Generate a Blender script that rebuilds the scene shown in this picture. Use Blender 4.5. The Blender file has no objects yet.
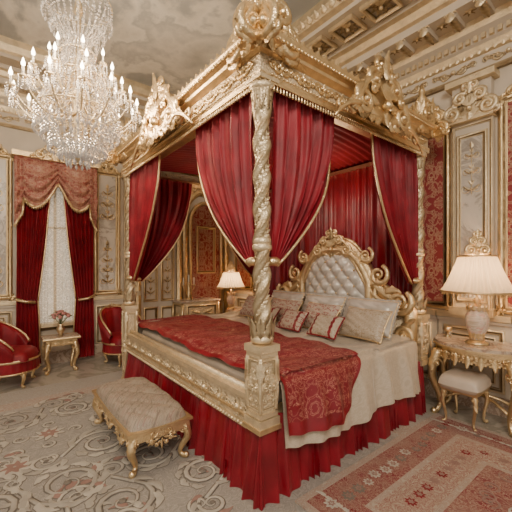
import bpy, math, random, bmesh
from mathutils import Vector, Matrix
pi=math.pi; sin=math.sin; cos=math.cos
R=random.Random(11)
scene=bpy.context.scene; COL=scene.collection

# ------------------------------------------------------------------ mesh builder
class MB:
    def __init__(s): s.v=[];s.f=[];s.m=[];s.s=[]
    def add(s,vs,fs,mat=0,smooth=True,M=None):
        o=len(s.v)
        if M is not None: vs=[(M@Vector(p))[:] for p in vs]
        s.v.extend([tuple(p) for p in vs])
        cm=callable(mat)
        for k,f in enumerate(fs):
            s.f.append(tuple(i+o for i in f)); s.m.append(mat(k) if cm else mat); s.s.append(smooth)
    def box(s,c,d,mat=0,M=None):
        x,y,z=c;a,b,e=d[0]/2,d[1]/2,d[2]/2
        vs=[(x+i*a,y+j*b,z+k*e) for i in(-1,1) for j in(-1,1) for k in(-1,1)]
        s.add(vs,[(0,1,3,2),(4,6,7,5),(0,4,5,1),(2,3,7,6),(0,2,6,4),(1,5,7,3)],mat,False,M)
    def grid(s,fn,nu,nv,mat=0,closeu=False,smooth=True,M=None):
        cu=nu if closeu else nu+1
        vs=[fn(i/nu,j/nv) for j in range(nv+1) for i in range(cu)]
        fs=[];ms=[]
        for j in range(nv):
            for i in range(nu):
                i2=(i+1)%cu
                fs.append((j*cu+i,j*cu+i2,(j+1)*cu+i2,(j+1)*cu+i))
                ms.append(mat(i,j) if callable(mat) else mat)
        s.add(vs,fs,lambda k:ms[k],smooth,M)
    def lathe(s,prof,seg=24,mat=0,M=None,caps=True,sx=1,sy=1,smooth=True):
        n=len(prof); vs=[(r*cos(2*pi*i/seg)*sx,r*sin(2*pi*i/seg)*sy,z) for r,z in prof for i in range(seg)]
        fs=[(j*seg+i,j*seg+(i+1)%seg,(j+1)*seg+(i+1)%seg,(j+1)*seg+i) for j in range(n-1) for i in range(seg)]
        if caps:
            fs.append(tuple(range(seg))[::-1]); fs.append(tuple((n-1)*seg+i for i in range(seg)))
        s.add(vs,fs,mat,smooth,M)
    def ball(s,c,r,mat=0,M=None,seg=8,rings=5,sz=1):
        prof=[(max(1e-4,r*sin(pi*k/rings)),-r*cos(pi*k/rings)*sz) for k in range(rings+1)]
        T=Matrix.Translation(Vector(c)); s.lathe(prof,seg,mat,(M@T) if M is not None else T,caps=False)
    def tube(s,pts,rad,seg=8,mat=0,M=None,up=(0,0,1),squash=1.0,caps=True):
        pts=[Vector(p) for p in pts]; n=len(pts)
        if not hasattr(rad,'__len__'): rad=[rad]*n
        vs=[]; up=Vector(up); prev=None
        for i,p in enumerate(pts):
            t=(pts[min(i+1,n-1)]-pts[max(i-1,0)])
            if t.length<1e-9: t=Vector((0,0,1))
            t.normalize()
            sd=t.cross(up)
            if sd.length<.05: sd=prev if prev is not None else t.orthogonal()
            sd=sd.normalized()
            if prev is not None and sd.dot(prev)<0: sd=-sd
            prev=sd; b=t.cross(sd).normalized()
            for k in range(seg):
                a=2*pi*k/seg; vs.append(p+sd*cos(a)*rad[i]+b*sin(a)*rad[i]*squash)
        fs=[(j*seg+i,j*seg+(i+1)%seg,(j+1)*seg+(i+1)%seg,(j+1)*seg+i) for j in range(n-1) for i in range(seg)]
        if caps:
            fs.append(tuple(range(seg))[::-1]); fs.append(tuple((n-1)*seg+i for i in range(seg)))
        s.add(vs,fs,mat,True,M)
    def rect(s,x0,x1,y0,y1,prof,mat=0,M=None,smooth=False):
        vs=[]
        for cx,cy,sx,sy in((x0,y0,-1,-1),(x1,y0,1,-1),(x1,y1,1,1),(x0,y1,-1,1)):
            for o,z in prof: vs.append((cx+sx*o,cy+sy*o,z))
        n=len(prof);fs=[];ms=[]
        for k in range(4):
            for p in range(n-1):
                a=k*n+p;b=((k+1)%4)*n+p
                fs.append((a,b,b+1,a+1)); ms.append(mat[p%len(mat)] if isinstance(mat,(list,tuple)) else mat)
        s.add(vs,fs,lambda k:ms[k],smooth,M)

def frame(o,out,up=(0,0,1)):
    z=Vector(out).normalized(); y=Vector(up); x=y.cross(z).normalized(); y=z.cross(x)
    M=Matrix((( x.x,y.x,z.x,o[0]),(x.y,y.y,z.y,o[1]),(x.z,y.z,z.z,o[2]),(0,0,0,1)))
    return M
def T(x,y,z): return Matrix.Translation((x,y,z))
def Rz(a): return Matrix.Rotation(a,4,'Z')
FX=Matrix.Diagonal((-1,1,1,1))

def make(name,mb,mats,parent=None,loc=None,label=None,category=None,kind=None,group=None,bevel=0,subsurf=0,recalc=True,rot=None):
    me=bpy.data.meshes.new(name)
    me.from_pydata(mb.v,[],mb.f); me.update()
    for m in mats: me.materials.append(m)
    me.polygons.foreach_set('material_index',mb.m); me.polygons.foreach_set('use_smooth',mb.s)
    if recalc:
        bm=bmesh.new(); bm.from_mesh(me); bmesh.ops.recalc_face_normals(bm,faces=bm.faces); bm.to_mesh(me); bm.free()
    ob=bpy.data.objects.new(name,me); COL.objects.link(ob)
    meta(ob,parent,loc,label,category,kind,group,rot)
    if bevel:
        b=ob.modifiers.new('b','BEVEL'); b.width=bevel; b.segments=2; b.limit_method='ANGLE'
    return ob
def meta(ob,parent=None,loc=None,label=None,category=None,kind=None,group=None,rot=None):
    if parent: ob.parent=parent
    if loc is not None: ob.location=loc
    if rot is not None: ob.rotation_euler=rot
    if label: ob['label']=label
    if category: ob['category']=category
    if kind: ob['kind']=kind
    if group: ob['group']=group
def root(name,loc,label,category,rot=0,group=None):
    e=bpy.data.objects.new(name,None); e.empty_display_size=.1; COL.objects.link(e)
    meta(e,None,loc,label,category,None,group,(0,0,rot)); return e
def dup(ob,parent=None,loc=None,rot=None,name=None,**kw):
    c=ob.copy(); COL.objects.link(c)
    if parent: c.parent=parent
    if loc is not None: c.location=loc
    if rot is not None: c.rotation_euler=rot
    for k,v in kw.items(): c[k]=v
    return c

# ------------------------------------------------------------------ materials
def newmat(name):
    m=bpy.data.materials.new(name); m.use_nodes=True; nt=m.node_tree
    return m,nt,nt.nodes['Principled BSDF']
def N(nt,t,**kw):
    n=nt.nodes.new(t)
    for k,v in kw.items(): setattr(n,k,v)
    return n
def L(nt,a,b): nt.links.new(a,b)
def math_(nt,op,a,b=None,c=None):
    n=N(nt,'ShaderNodeMath',operation=op)
    for i,x in enumerate((a,b,c)):
        if x is None: continue
        if isinstance(x,(int,float)): n.inputs[i].default_value=x
        else: L(nt,x,n.inputs[i])
    return n.outputs[0]
def ramp(nt,fac,stops,interp='LINEAR'):
    r=N(nt,'ShaderNodeValToRGB'); r.color_ramp.interpolation=interp
    e=r.color_ramp.elements
    while len(e)<len(stops): e.new(.5)
    for k,(p,c) in enumerate(stops):
        e[k].position=p; e[k].color=(c[0],c[1],c[2],1)
    L(nt,fac,r.inputs[0]); return r.outputs[0]
def mixc(nt,fac,a,b,blend='MIX'):
    n=N(nt,'ShaderNodeMix',data_type='RGBA',blend_type=blend)
    if isinstance(fac,(int,float)): n.inputs[0].default_value=fac
    else: L(nt,fac,n.inputs[0])
    for i,x in((6,a),(7,b)):
        if isinstance(x,tuple): n.inputs[i].default_value=(x[0],x[1],x[2],1)
        else: L(nt,x,n.inputs[i])
    return n.outputs[2]
def noise(nt,vec,scale,detail=2,dist=0,rough=.5):
    n=N(nt,'ShaderNodeTexNoise'); n.inputs['Scale'].default_value=scale; n.inputs['Detail'].default_value=detail
    n.inputs['Distortion'].default_value=dist; n.inputs['Roughness'].default_value=rough
    if vec is not None: L(nt,vec,n.inputs['Vector'])
    return n.outputs['Fac']
def bump(nt,b,h,strength=.3,dist=.01):
    n=N(nt,'ShaderNodeBump'); n.inputs['Strength'].default_value=strength; n.inputs['Distance'].default_value=dist
    L(nt,h,n.inputs['Height']); L(nt,n.outputs[0],b.inputs['Normal'])
def oc(nt): return N(nt,'ShaderNodeTexCoord').outputs['Object']
def simple(name,c,rough=.5,metal=0,var=.12,nscale=8,bs=0,bscale=60,sheen=0,spec=.5):
    m,nt,b=newmat(name); co=oc(nt)
    f=noise(nt,co,nscale,3)
    col=ramp(nt,f,[(.3,tuple(x*(1-var) for x in c)),(.7,tuple(min(1,x*(1+var)) for x in c))])
    L(nt,col,b.inputs['Base Color']); b.inputs['Roughness'].default_value=rough; b.inputs['Metallic'].default_value=metal
    b.inputs['Specular IOR Level'].default_value=spec
    if sheen:
        b.inputs['Sheen Weight'].default_value=sheen; b.inputs['Sheen Roughness'].default_value=.3
        b.inputs['Sheen Tint'].default_value=(min(1,c[0]*2+.3),c[1]*2+.08,c[2]*2+.08,1)
    if bs: bump(nt,b,noise(nt,co,bscale,3),bs,.01)
    return m
def goldmat(name,hi,lo,rough=.34,metal=.85,bscale=90,bs=.35):
    m,nt,b=newmat(name); co=oc(nt)
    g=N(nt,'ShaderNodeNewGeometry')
    p=ramp(nt,g.outputs['Pointiness'],[(.45,lo),(.52,hi)])  # crease shading painted into the gold: dark hollows, bright edges
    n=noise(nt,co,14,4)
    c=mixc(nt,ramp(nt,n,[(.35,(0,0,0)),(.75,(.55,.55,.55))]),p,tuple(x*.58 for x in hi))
    L(nt,c,b.inputs['Base Color']); b.inputs['Metallic'].default_value=metal
    b.inputs['Roughness'].default_value=rough
    v=N(nt,'ShaderNodeTexVoronoi'); v.inputs['Scale'].default_value=bscale; L(nt,co,v.inputs['Vector'])
    bump(nt,b,v.outputs['Distance'],bs,.008)
    return m
def mirror_vec(nt,axes,sx,sy):
    co=oc(nt); s=N(nt,'ShaderNodeSeparateXYZ'); L(nt,co,s.inputs[0])
    X,Y,Z=s.outputs
    d={'x':X,'y':Y,'z':Z}
    def ax(a):
        if len(a)==1: return d[a]
        return math_(nt,'ADD',d[a[0]],d[a[1]])
    u=math_(nt,'PINGPONG',math_(nt,'MULTIPLY',ax(axes[0]),sx),1.0)
    vv=math_(nt,'MULTIPLY',ax(axes[1]),sy)
    v=math_(nt,'PINGPONG',vv,1.0)
    c=N(nt,'ShaderNodeCombineXYZ'); L(nt,u,c.inputs[0]); L(nt,v,c.inputs[1]); return c.outputs[0],d
def patmat(name,axes,sx,sy,stops,ns=3.2,rough=.6,seed=0,interp='LINEAR',metal=0,sheen=0,bs=.2,dist=1.6):
    m,nt,b=newmat(name); v,_=mirror_vec(nt,axes,sx,sy)
    a=N(nt,'ShaderNodeVectorMath',operation='ADD'); a.inputs[1].default_value=(seed,seed*.37,seed*.7); L(nt,v,a.inputs[0])
    f=noise(nt,a.outputs[0],ns,2.2,dist)
    col=ramp(nt,f,stops,interp); L(nt,col,b.inputs['Base Color'])
    b.inputs['Roughness'].default_value=rough; b.inputs['Metallic'].default_value=metal
    if sheen: b.inputs['Sheen Weight'].default_value=sheen
    bump(nt,b,f,bs,.01)
    return m

GOLD=goldmat('gold_shaded_creases',(.80,.60,.34),(.13,.075,.03),.33,.87)
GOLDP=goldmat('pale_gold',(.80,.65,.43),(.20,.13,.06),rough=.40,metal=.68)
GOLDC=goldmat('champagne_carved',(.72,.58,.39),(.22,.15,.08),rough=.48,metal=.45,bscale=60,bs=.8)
RED=simple('red_velvet',(.205,.005,.014),.52,0,.32,5,.15,120,sheen=.45,spec=.35)
RED2=simple('red_satin',(.205,.005,.014),.36,0,.28,5,.1,60,sheen=.25,spec=.5)
REDL=simple('red_lining',(.26,.010,.018),.6,0,.2,4,sheen=.2)
CREAM=simple('cream_paint',(.57,.49,.39),.5,0,.10,3)
IVORY=simple('ivory_satin',(.56,.47,.38),.42,0,.1,5,.15,40,sheen=.2)
SILVER=simple('silver_satin',(.52,.47,.41),.32,.15,.14,9,.2,50)
WOODD=simple('dark_wood',(.10,.05,.03),.4)
WAX=simple('candle_wax',(.85,.80,.68),.5)
PORC=patmat('porcelain','xz',7,7,[(.40,(.50,.38,.28)),(.52,(.66,.56,.46)),(.62,(.58,.34,.27))],3,.3,4)
DAM_L=patmat('damask_wall_x','yz',2.6,1.8,[(.40,(.24,.025,.028)),(.44,(.46,.31,.19)),(.48,(.28,.05,.045)),(.53,(.42,.25,.16)),(.58,(.25,.03,.032))],4.0,.7,2.3)
DAM_F=patmat('damask_wall_y','xz',2.6,1.8,[(.40,(.24,.025,.028)),(.44,(.44,.29,.18)),(.48,(.27,.05,.045)),(.53,(.41,.24,.16)),(.58,(.25,.03,.032))],4.0,.7,5.3)
DAM_B=patmat('damask_blanket',('x','yz'),3.0,2.6,[(.42,(.19,.006,.014)),(.455,(.42,.17,.12)),(.48,(.22,.012,.020)),(.52,(.19,.007,.015)),(.55,(.40,.15,.11)),(.58,(.19,.007,.015))],4.2,.5,1.2)
VAL=patmat('valance_brocade','xz',4.5,4.5,[(.42,(.28,.075,.06)),(.5,(.46,.27,.19)),(.6,(.31,.11,.09))],3.2,.6,7.1)
BRO=patmat('brocade_taupe',('xy','yz'),6,6,[(.40,(.20,.155,.12)),(.46,(.37,.315,.25)),(.50,(.25,.20,.155)),(.56,(.37,.315,.25)),(.64,(.27,.18,.145))],3.8,.55,3.4)
PILP=patmat('pillow_pattern','xy',7,7,[(.42,(.33,.13,.11)),(.48,(.50,.41,.31)),(.6,(.45,.35,.27))],3.4,.55,8.4)
PILG=patmat('pillow_gold_pattern','xy',8,8,[(.42,(.34,.25,.16)),(.48,(.51,.43,.33)),(.6,(.41,.32,.23))],3.4,.45,2.4)
COVER=patmat('champagne_brocade',('x','yz'),5,5,[(.42,(.46,.38,.285)),(.5,(.52,.44,.34)),(.6,(.44,.36,.27))],3.2,.30,6.4,sheen=.2)

def marble(name,c1,c2,scale=1.6):
    m,nt,b=newmat(name); co=oc(nt)
    f=noise(nt,co,scale,6,2.2,.6)
    L(nt,ramp(nt,f,[(.36,c1),(.48,c2),(.52,c1),(.7,tuple(x*1.08 for x in c1))]),b.inputs['Base Color'])
    b.inputs['Roughness'].default_value=.22; return m
MARB=marble('wall_marble',(.59,.53,.46),(.35,.31,.27))
MARBF=marble('floor_marble',(.44,.40,.34),(.31,.28,.23),1.2)
MARBT=marble('table_marble',(.50,.40,.31),(.30,.20,.15),6)

m,nt,b=newmat('ceiling_fresco'); co=oc(nt)
mp=N(nt,'ShaderNodeMapping'); mp.inputs['Location'].default_value=(1.3,.6,0); mp.inputs['Scale'].default_value=(1,.7,1); L(nt,co,mp.inputs[0])
f=noise(nt,mp.outputs[0],1.0,7,.2,.54); f2=noise(nt,co,3.0,4,.2)
c=ramp(nt,f,[(.36,(.38,.40,.41)),(.45,(.50,.51,.51)),(.49,(.82,.79,.72)),(.53,(.92,.89,.82)),(.56,(.60,.60,.58)),(.61,(.85,.82,.76)),(.70,(.54,.54,.52))])
L(nt,mixc(nt,math_(nt,'MULTIPLY',f2,.12),c,(.6,.55,.47)),b.inputs['Base Color']); b.inputs['Roughness'].default_value=.95; b.inputs['Specular IOR Level'].default_value=.1
FRESCO=m

m,nt,b=newmat('sheer_lace'); v,_=mirror_vec(nt,'xz',5,5)
f=noise(nt,v,4,2,1.5)
b.inputs['Base Color'].default_value=(.80,.73,.62,1); b.inputs['Roughness'].default_value=.9
tr=N(nt,'ShaderNodeBsdfTranslucent'); tr.inputs[0].default_value=(.90,.80,.64,1)
tp=N(nt,'ShaderNodeBsdfTransparent')
mx=N(nt,'ShaderNodeMixShader'); mx.inputs[0].default_value=.6; L(nt,b.outputs[0],mx.inputs[1]); L(nt,tr.outputs[0],mx.inputs[2])
mx2=N(nt,'ShaderNodeMixShader'); L(nt,ramp(nt,f,[(.42,(.75,.75,.75)),(.5,(.05,.05,.05)),(.58,(.7,.7,.7))]),mx2.inputs[0])
L(nt,mx.outputs[0],mx2.inputs[1]); L(nt,tp.outputs[0],mx2.inputs[2])
L(nt,mx2.outputs[0],nt.nodes['Material Output'].inputs[0]); LACE=m

m,nt,b=newmat('lamp_shade_silk')
b.inputs['Base Color'].default_value=(.78,.64,.46,1); b.inputs['Roughness'].default_value=.8
b.inputs['Emission Color'].default_value=(1,.68,.37,1); b.inputs['Emission Strength'].default_value=.36
tr=N(nt,'ShaderNodeBsdfTranslucent'); tr.inputs[0].default_value=(.90,.73,.50,1)
mx=N(nt,'ShaderNodeMixShader'); mx.inputs[0].default_value=.42; L(nt,b.outputs[0],mx.inputs[1]); L(nt,tr.outputs[0],mx.inputs[2])
L(nt,mx.outputs[0],nt.nodes['Material Output'].inputs[0]); SHADE=m

def emis(name,c,s):
    m,nt,b=newmat(name); b.inputs['Base Color'].default_value=(*c,1)
    b.inputs['Emission Color'].default_value=(*c,1); b.inputs['Emission Strength'].default_value=s; return m
FLAME=emis('bulb_glow',(1,.82,.58),22)
CRYS=emis('crystal',(.95,.89,.79),.11); bb=CRYS.node_tree.nodes['Principled BSDF']  # glimmer of the beads put in as faint emission
bb.inputs['Base Color'].default_value=(.70,.64,.57,1); bb.inputs['Roughness'].default_value=.06; bb.inputs['Metallic'].default_value=.55
bb.inputs['Coat Weight'].default_value=.5
GLASS=emis('window_daylight_pane',(1,.92,.78),.45)
DGREEN=simple('leaf_green',(.12,.16,.06),.6)
ROSE=simple('rose_petal',(.50,.22,.20),.6,0,.3,30)

def rugmat(name,hx,hy,field,band1,band2,edge,w,ns=3,fs=1.1,ps=4.2,fade=None):
    m,nt,b=newmat(name); v,d=mirror_vec(nt,'xy',fs,fs)
    f=noise(nt,v,ns*1.9,2.8,1.8)
    v2,_=mirror_vec(nt,'xy',ps,ps); f2=noise(nt,v2,3.8,2.4,2.0)
    dx=math_(nt,'SUBTRACT',hx,math_(nt,'ABSOLUTE',d['x'])); dy=math_(nt,'SUBTRACT',hy,math_(nt,'ABSOLUTE',d['y']))
    dd=math_(nt,'MINIMUM',dx,dy)
    def sw(col,a,bc): return mixc(nt,math_(nt,'GREATER_THAN',dd,a),col,bc)
    def pat(fc,c): return ramp(nt,fc,[(.38,c[0]),(.42,c[2]),(.45,c[1]),(.48,c[0]),(.51,c[2]),(.55,c[1]),(.58,c[0])])
    col=pat(f2,edge)
    for a,c,fc in ((w[0],band1,f2),(w[1],edge,f2),(w[2],band2,f2),(w[3],edge,f2),(w[4],field,f)):
        col=sw(col,a,pat(fc,c))
    if fade: col=mixc(nt,ramp(nt,noise(nt,oc(nt),5,5),[(.4,(.04,)*3),(.65,(.5,)*3)]),col,fade)
    L(nt,col,b.inputs['Base Color']); b.inputs['Roughness'].default_value=.95; b.inputs['Specular IOR Level'].default_value=.1
    b.inputs['Sheen Weight'].default_value=.15
    bump(nt,b,noise(nt,oc(nt),160,2),.5,.01); return m
cr=((.44,.38,.31),(.36,.20,.16),(.36,.31,.26))
crr=((.44,.37,.29),(.24,.04,.04),(.36,.23,.18))
rd=((.20,.018,.024),(.40,.29,.21),(.25,.045,.045))
gr=((.31,.285,.255),(.38,.35,.31),(.27,.245,.22))
gr2=((.36,.33,.29),(.44,.40,.35),(.29,.24,.21))
RUGA=rugmat('rug_grey',3.0,3.2,gr,gr2,cr,gr2,(.06,.34,.40,.62,.68))
RUGR=rugmat('rug_red',1.0,1.2,rd,rd,crr,cr,(.05,.30,.34,.58,.62),3,2.4,5.5,(.34,.24,.18))
PILE_A=simple('pile_ivory',(.49,.45,.385),.95,0,.12,12,.6,200,spec=.1)
PILE_B=simple('pile_taupe',(.20,.175,.15),.95,0,.12,12,.6,200,spec=.1)
PILE_C=simple('pile_rose',(.32,.20,.17),.95,0,.12,12,.6,200,spec=.1)
PILE_D=simple('pile_greige',(.40,.365,.315),.95,0,.12,12,.6,200,spec=.1)
PILE_R=simple('pile_red',(.24,.03,.035),.95,0,.12,12,.6,200,spec=.1)

# ------------------------------------------------------------------ ornament kit
def spiral(mb,M,cx,cy,r0,a0,turns,dr,th,mat=0,seg=6,sq=.8,lift=0):
    n=int(11*turns)+5; pts=[];rad=[]
    for k in range(n+1):
        t=k/n; a=a0+dr*turns*2*pi*t; r=r0*(1-t)**.85+.02*r0
        pts.append((cx+r*cos(a),cy+r*sin(a),lift+th*.5+th*.5*t)); rad.append(th*(.55+.6*sin(pi*min(1,t*1.3+.12))**1)*(1-.35*t))
    mb.tube(pts,rad,seg,mat,M,(0,0,1),sq)
    mb.ball((cx,cy,lift+th*1.1),th*1.05,mat,M,6,4)
def leaf(mb,M,x,y,ang,Ln,W,mat=0,curl=.25,lift=0,nu=4,nv=7,lob=4,bend=0):
    def fn(u,v):
        s=u*2-1; t=v
        w=W*(sin(pi*min(1,t**.8*.93+.04))**.75)*(1+.22*sin(lob*2*pi*t))
        an=ang+bend*t; ca,sa=cos(an),sin(an)
        a=t*Ln; c=s*w
        z=lift+W*.55*(1-abs(s)**1.5)*(1-.5*t)+curl*Ln*t*t*.6+.004
        return (x+ca*a-sa*c,y+sa*a+ca*c,z)
    mb.grid(fn,nu,nv,mat,M=M)
def crest(mb,M,w,h,mat=0,th=None,rich=1):
    s=min(w,h); th=th or s*.045
    for f in(1,-1):
        Q=M if f==1 else M@FX
        spiral(mb,Q,.30*w,.20*h,.20*s,2.4,1.7,-1,th*1.1,mat)
        spiral(mb,Q,.15*w,.52*h,.15*s,2.8,1.6,-1,th,mat)
        spiral(mb,Q,.43*w,.10*h,.11*s,2.6,1.4,1,th*.8,mat)
        leaf(mb,Q,.05*w,.08*h,.25,.42*w,.10*s,mat)
        leaf(mb,Q,.05*w,.30*h,.85,.42*s,.10*s,mat)
        leaf(mb,Q,.22*w,.30*h,.7,.30*s,.08*s,mat)
    leaf(mb,M,0,.25*h,pi/2,.70*h,.11*s,mat,.15)
    mb.ball((0,.14*h,th*2),.075*s,mat,M,10,6)
def cartouche(mb,M,w,h,mat=0,dep=.05,fine=False):
    def sil(u): return w*.5*(1-u)**.75*(.72+.16*sin(u*9))+w*.03
    bs=.80
    def bk(u,v):
        s=u*2-1; hw=sil(v)*bs
        return (s*hw,v*h*.86,dep*.6*(1-abs(s)**2.5)*(1-.4*v)+.002)
    mb.grid(bk,10,12,mat,M=M)
    th=h*(.042 if fine else .050)
    for f in(1,-1):
        Q=M if f==1 else M@FX
        spiral(mb,Q,.33*w,.20*h,.19*h,2.2,2.1,-1,th*1.25,mat,8,.9,dep*.4)
        spiral(mb,Q,.18*w,.53*h,.15*h,2.6,1.9,-1,th*1.1,mat,8,.9,dep*.5)
        spiral(mb,Q,.07*w,.80*h,.10*h,2.8,1.6,-1,th*.9,mat,7,.9,dep*.4)
        spiral(mb,Q,.47*w,.08*h,.09*h,2.6,1.5,1,th*.8,mat,7,.9,dep*.2)
        pts=[(.50*w-.02*w*k-.012*w*k*k*.25,.02*h+.075*h*k+.03*h*sin(k*1.3),dep*.7) for k in range(11)]
        mb.tube(pts,[th*(.5+.5*sin(pi*(k+1)/12)) for k in range(11)],7,mat,Q)
        L1=((.10,.05,.15,.36,.085,.5),(.12,.22,.9,.26,.08,-.6),(.08,.42,1.2,.24,.07,-.6),(.30,.30,.9,.18,.06,-.8),(.42,.14,.6,.16,.055,-.6),(.20,.60,1.0,.15,.055,-.8),(.28,.02,-.35,.22,.06,.4),(.05,.62,1.25,.22,.05,-.4))
        for x,y,a,l,wd,bd_ in L1: leaf(mb,Q,x*w,y*h,a,l*h,wd*h,mat,.06,dep*.5,lob=3,bend=bd_)
        if fine:
            spiral(mb,Q,.25*w,.37*h,.065*h,1,1.5,1,th*.8,mat,6,.9,dep*.9); spiral(mb,Q,.13*w,.70*h,.055*h,1,1.5,1,th*.7,mat,6,.9,dep*.7)
            spiral(mb,Q,.42*w,.28*h,.06*h,2,1.5,-1,th*.7,mat,6,.9,dep*.5)
    n=9
    for k in range(n):
        a=pi/2+(k-(n-1)/2)*.24; leaf(mb,M,0,.30*h,a,.24*h,.028*h,mat,.08,dep*1.0,nu=2,nv=5,lob=0)
    mb.ball((0,.24*h,dep*1.0),.07*h,mat,M,14,8,1.0)
    leaf(mb,M,0,.60*h,pi/2,.40*h,.080*h,mat,.12,dep*.8,lob=3)
    leaf(mb,M,0,.14*h,-pi/2,.20*h,.06*h,mat,.2,dep*.8,lob=2)
def arab(mb,M,w,h,mat=0,n=4,th=None):
    th=th or w*.045
    mb.tube([(0,0,th*.4),(0,h,th*.4)],th*.6,5,mat,M)
    for k in range(n):
        y=h*(k+.35)/n; sc=(1-.12*k); r=min(w*.24,h/n*.30)*sc
        for f in(1,-1):
            Q=M if f==1 else M@FX
            spiral(mb,Q,r*1.25,y,r,pi,1.5,-1 if k%2 else 1,th*.7,mat,5)
            leaf(mb,Q,r*.2,y-r*.5,.7,r*1.9,r*.3,mat)
            leaf(mb,Q,0,y+r*.9,1.1,r*1.2,r*.25,mat)
        mb.ball((0,y,th),th*1.6,mat,M,8,5)
    leaf(mb,M,0,h*.93,pi/2,h*.12,w*.1,mat)
def rosette(mb,M,x,y,r,mat=0,n=6):
    for k in range(n): leaf(mb,M,x,y,2*pi*k/n,r,r*.33,mat,.2,nu=2,nv=4,lob=1)
    mb.ball((x,y,r*.2),r*.25,mat,M,6,4)
FR=[(0,0),(0,.02),(-.012,.032),(-.024,.026),(-.03,.014),(-.045,.018),(-.055,.006),(-.055,0)]
def wframe(mb,M,x0,x1,y0,y1,sc=1,mat=0):
    mb.rect(x0,x1,y0,y1,[(a*sc,b*sc) for a,b in FR],mat,M,True)

# ------------------------------------------------------------------ room
HX=2.65; LY=4.30; CZ=4.5
X0=-4.6; Y0=-3.6
def struct(name,mb,mats,label,cat,**k):
    return make(name,mb,mats,label=label,category=cat,kind='structure',**k)
mb=MB(); mb.box(((X0+HX)/2,(Y0+LY)/2,-.05),(HX-X0+.4,LY-Y0+.4,.1)); struct('floor',mb,[MARBF],'polished warm grey marble floor','floor')
mb=MB(); mb.box(((X0+HX)/2,(Y0+LY)/2,CZ+.05),(HX-X0+.4,LY-Y0+.4,.1)); struct('ceiling',mb,[FRESCO],'ceiling painted with soft grey and cream clouds','ceiling')
mb=MB(); mb.box((HX+.1,(Y0+LY)/2+.1,CZ/2),(.2,LY-Y0+.2,CZ)); struct('wall_head',mb,[CREAM],'cream panelled wall behind the bed','wall')
WC=-.62; WX0,WX1,WZ0,WZ1=WC-.36,WC+.36,.62,2.80
mb=MB()
for a,b_,c,d in((X0,WX0,0,CZ),(WX1,HX,0,CZ),(WX0,WX1,0,WZ0),(WX0,WX1,WZ1,CZ)):
    mb.box(((a+b_)/2,LY+.1,(c+d)/2),(b_-a,.2,d-c))
struct('wall_window',mb,[CREAM],'cream panelled wall holding the tall window','wall')

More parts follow.
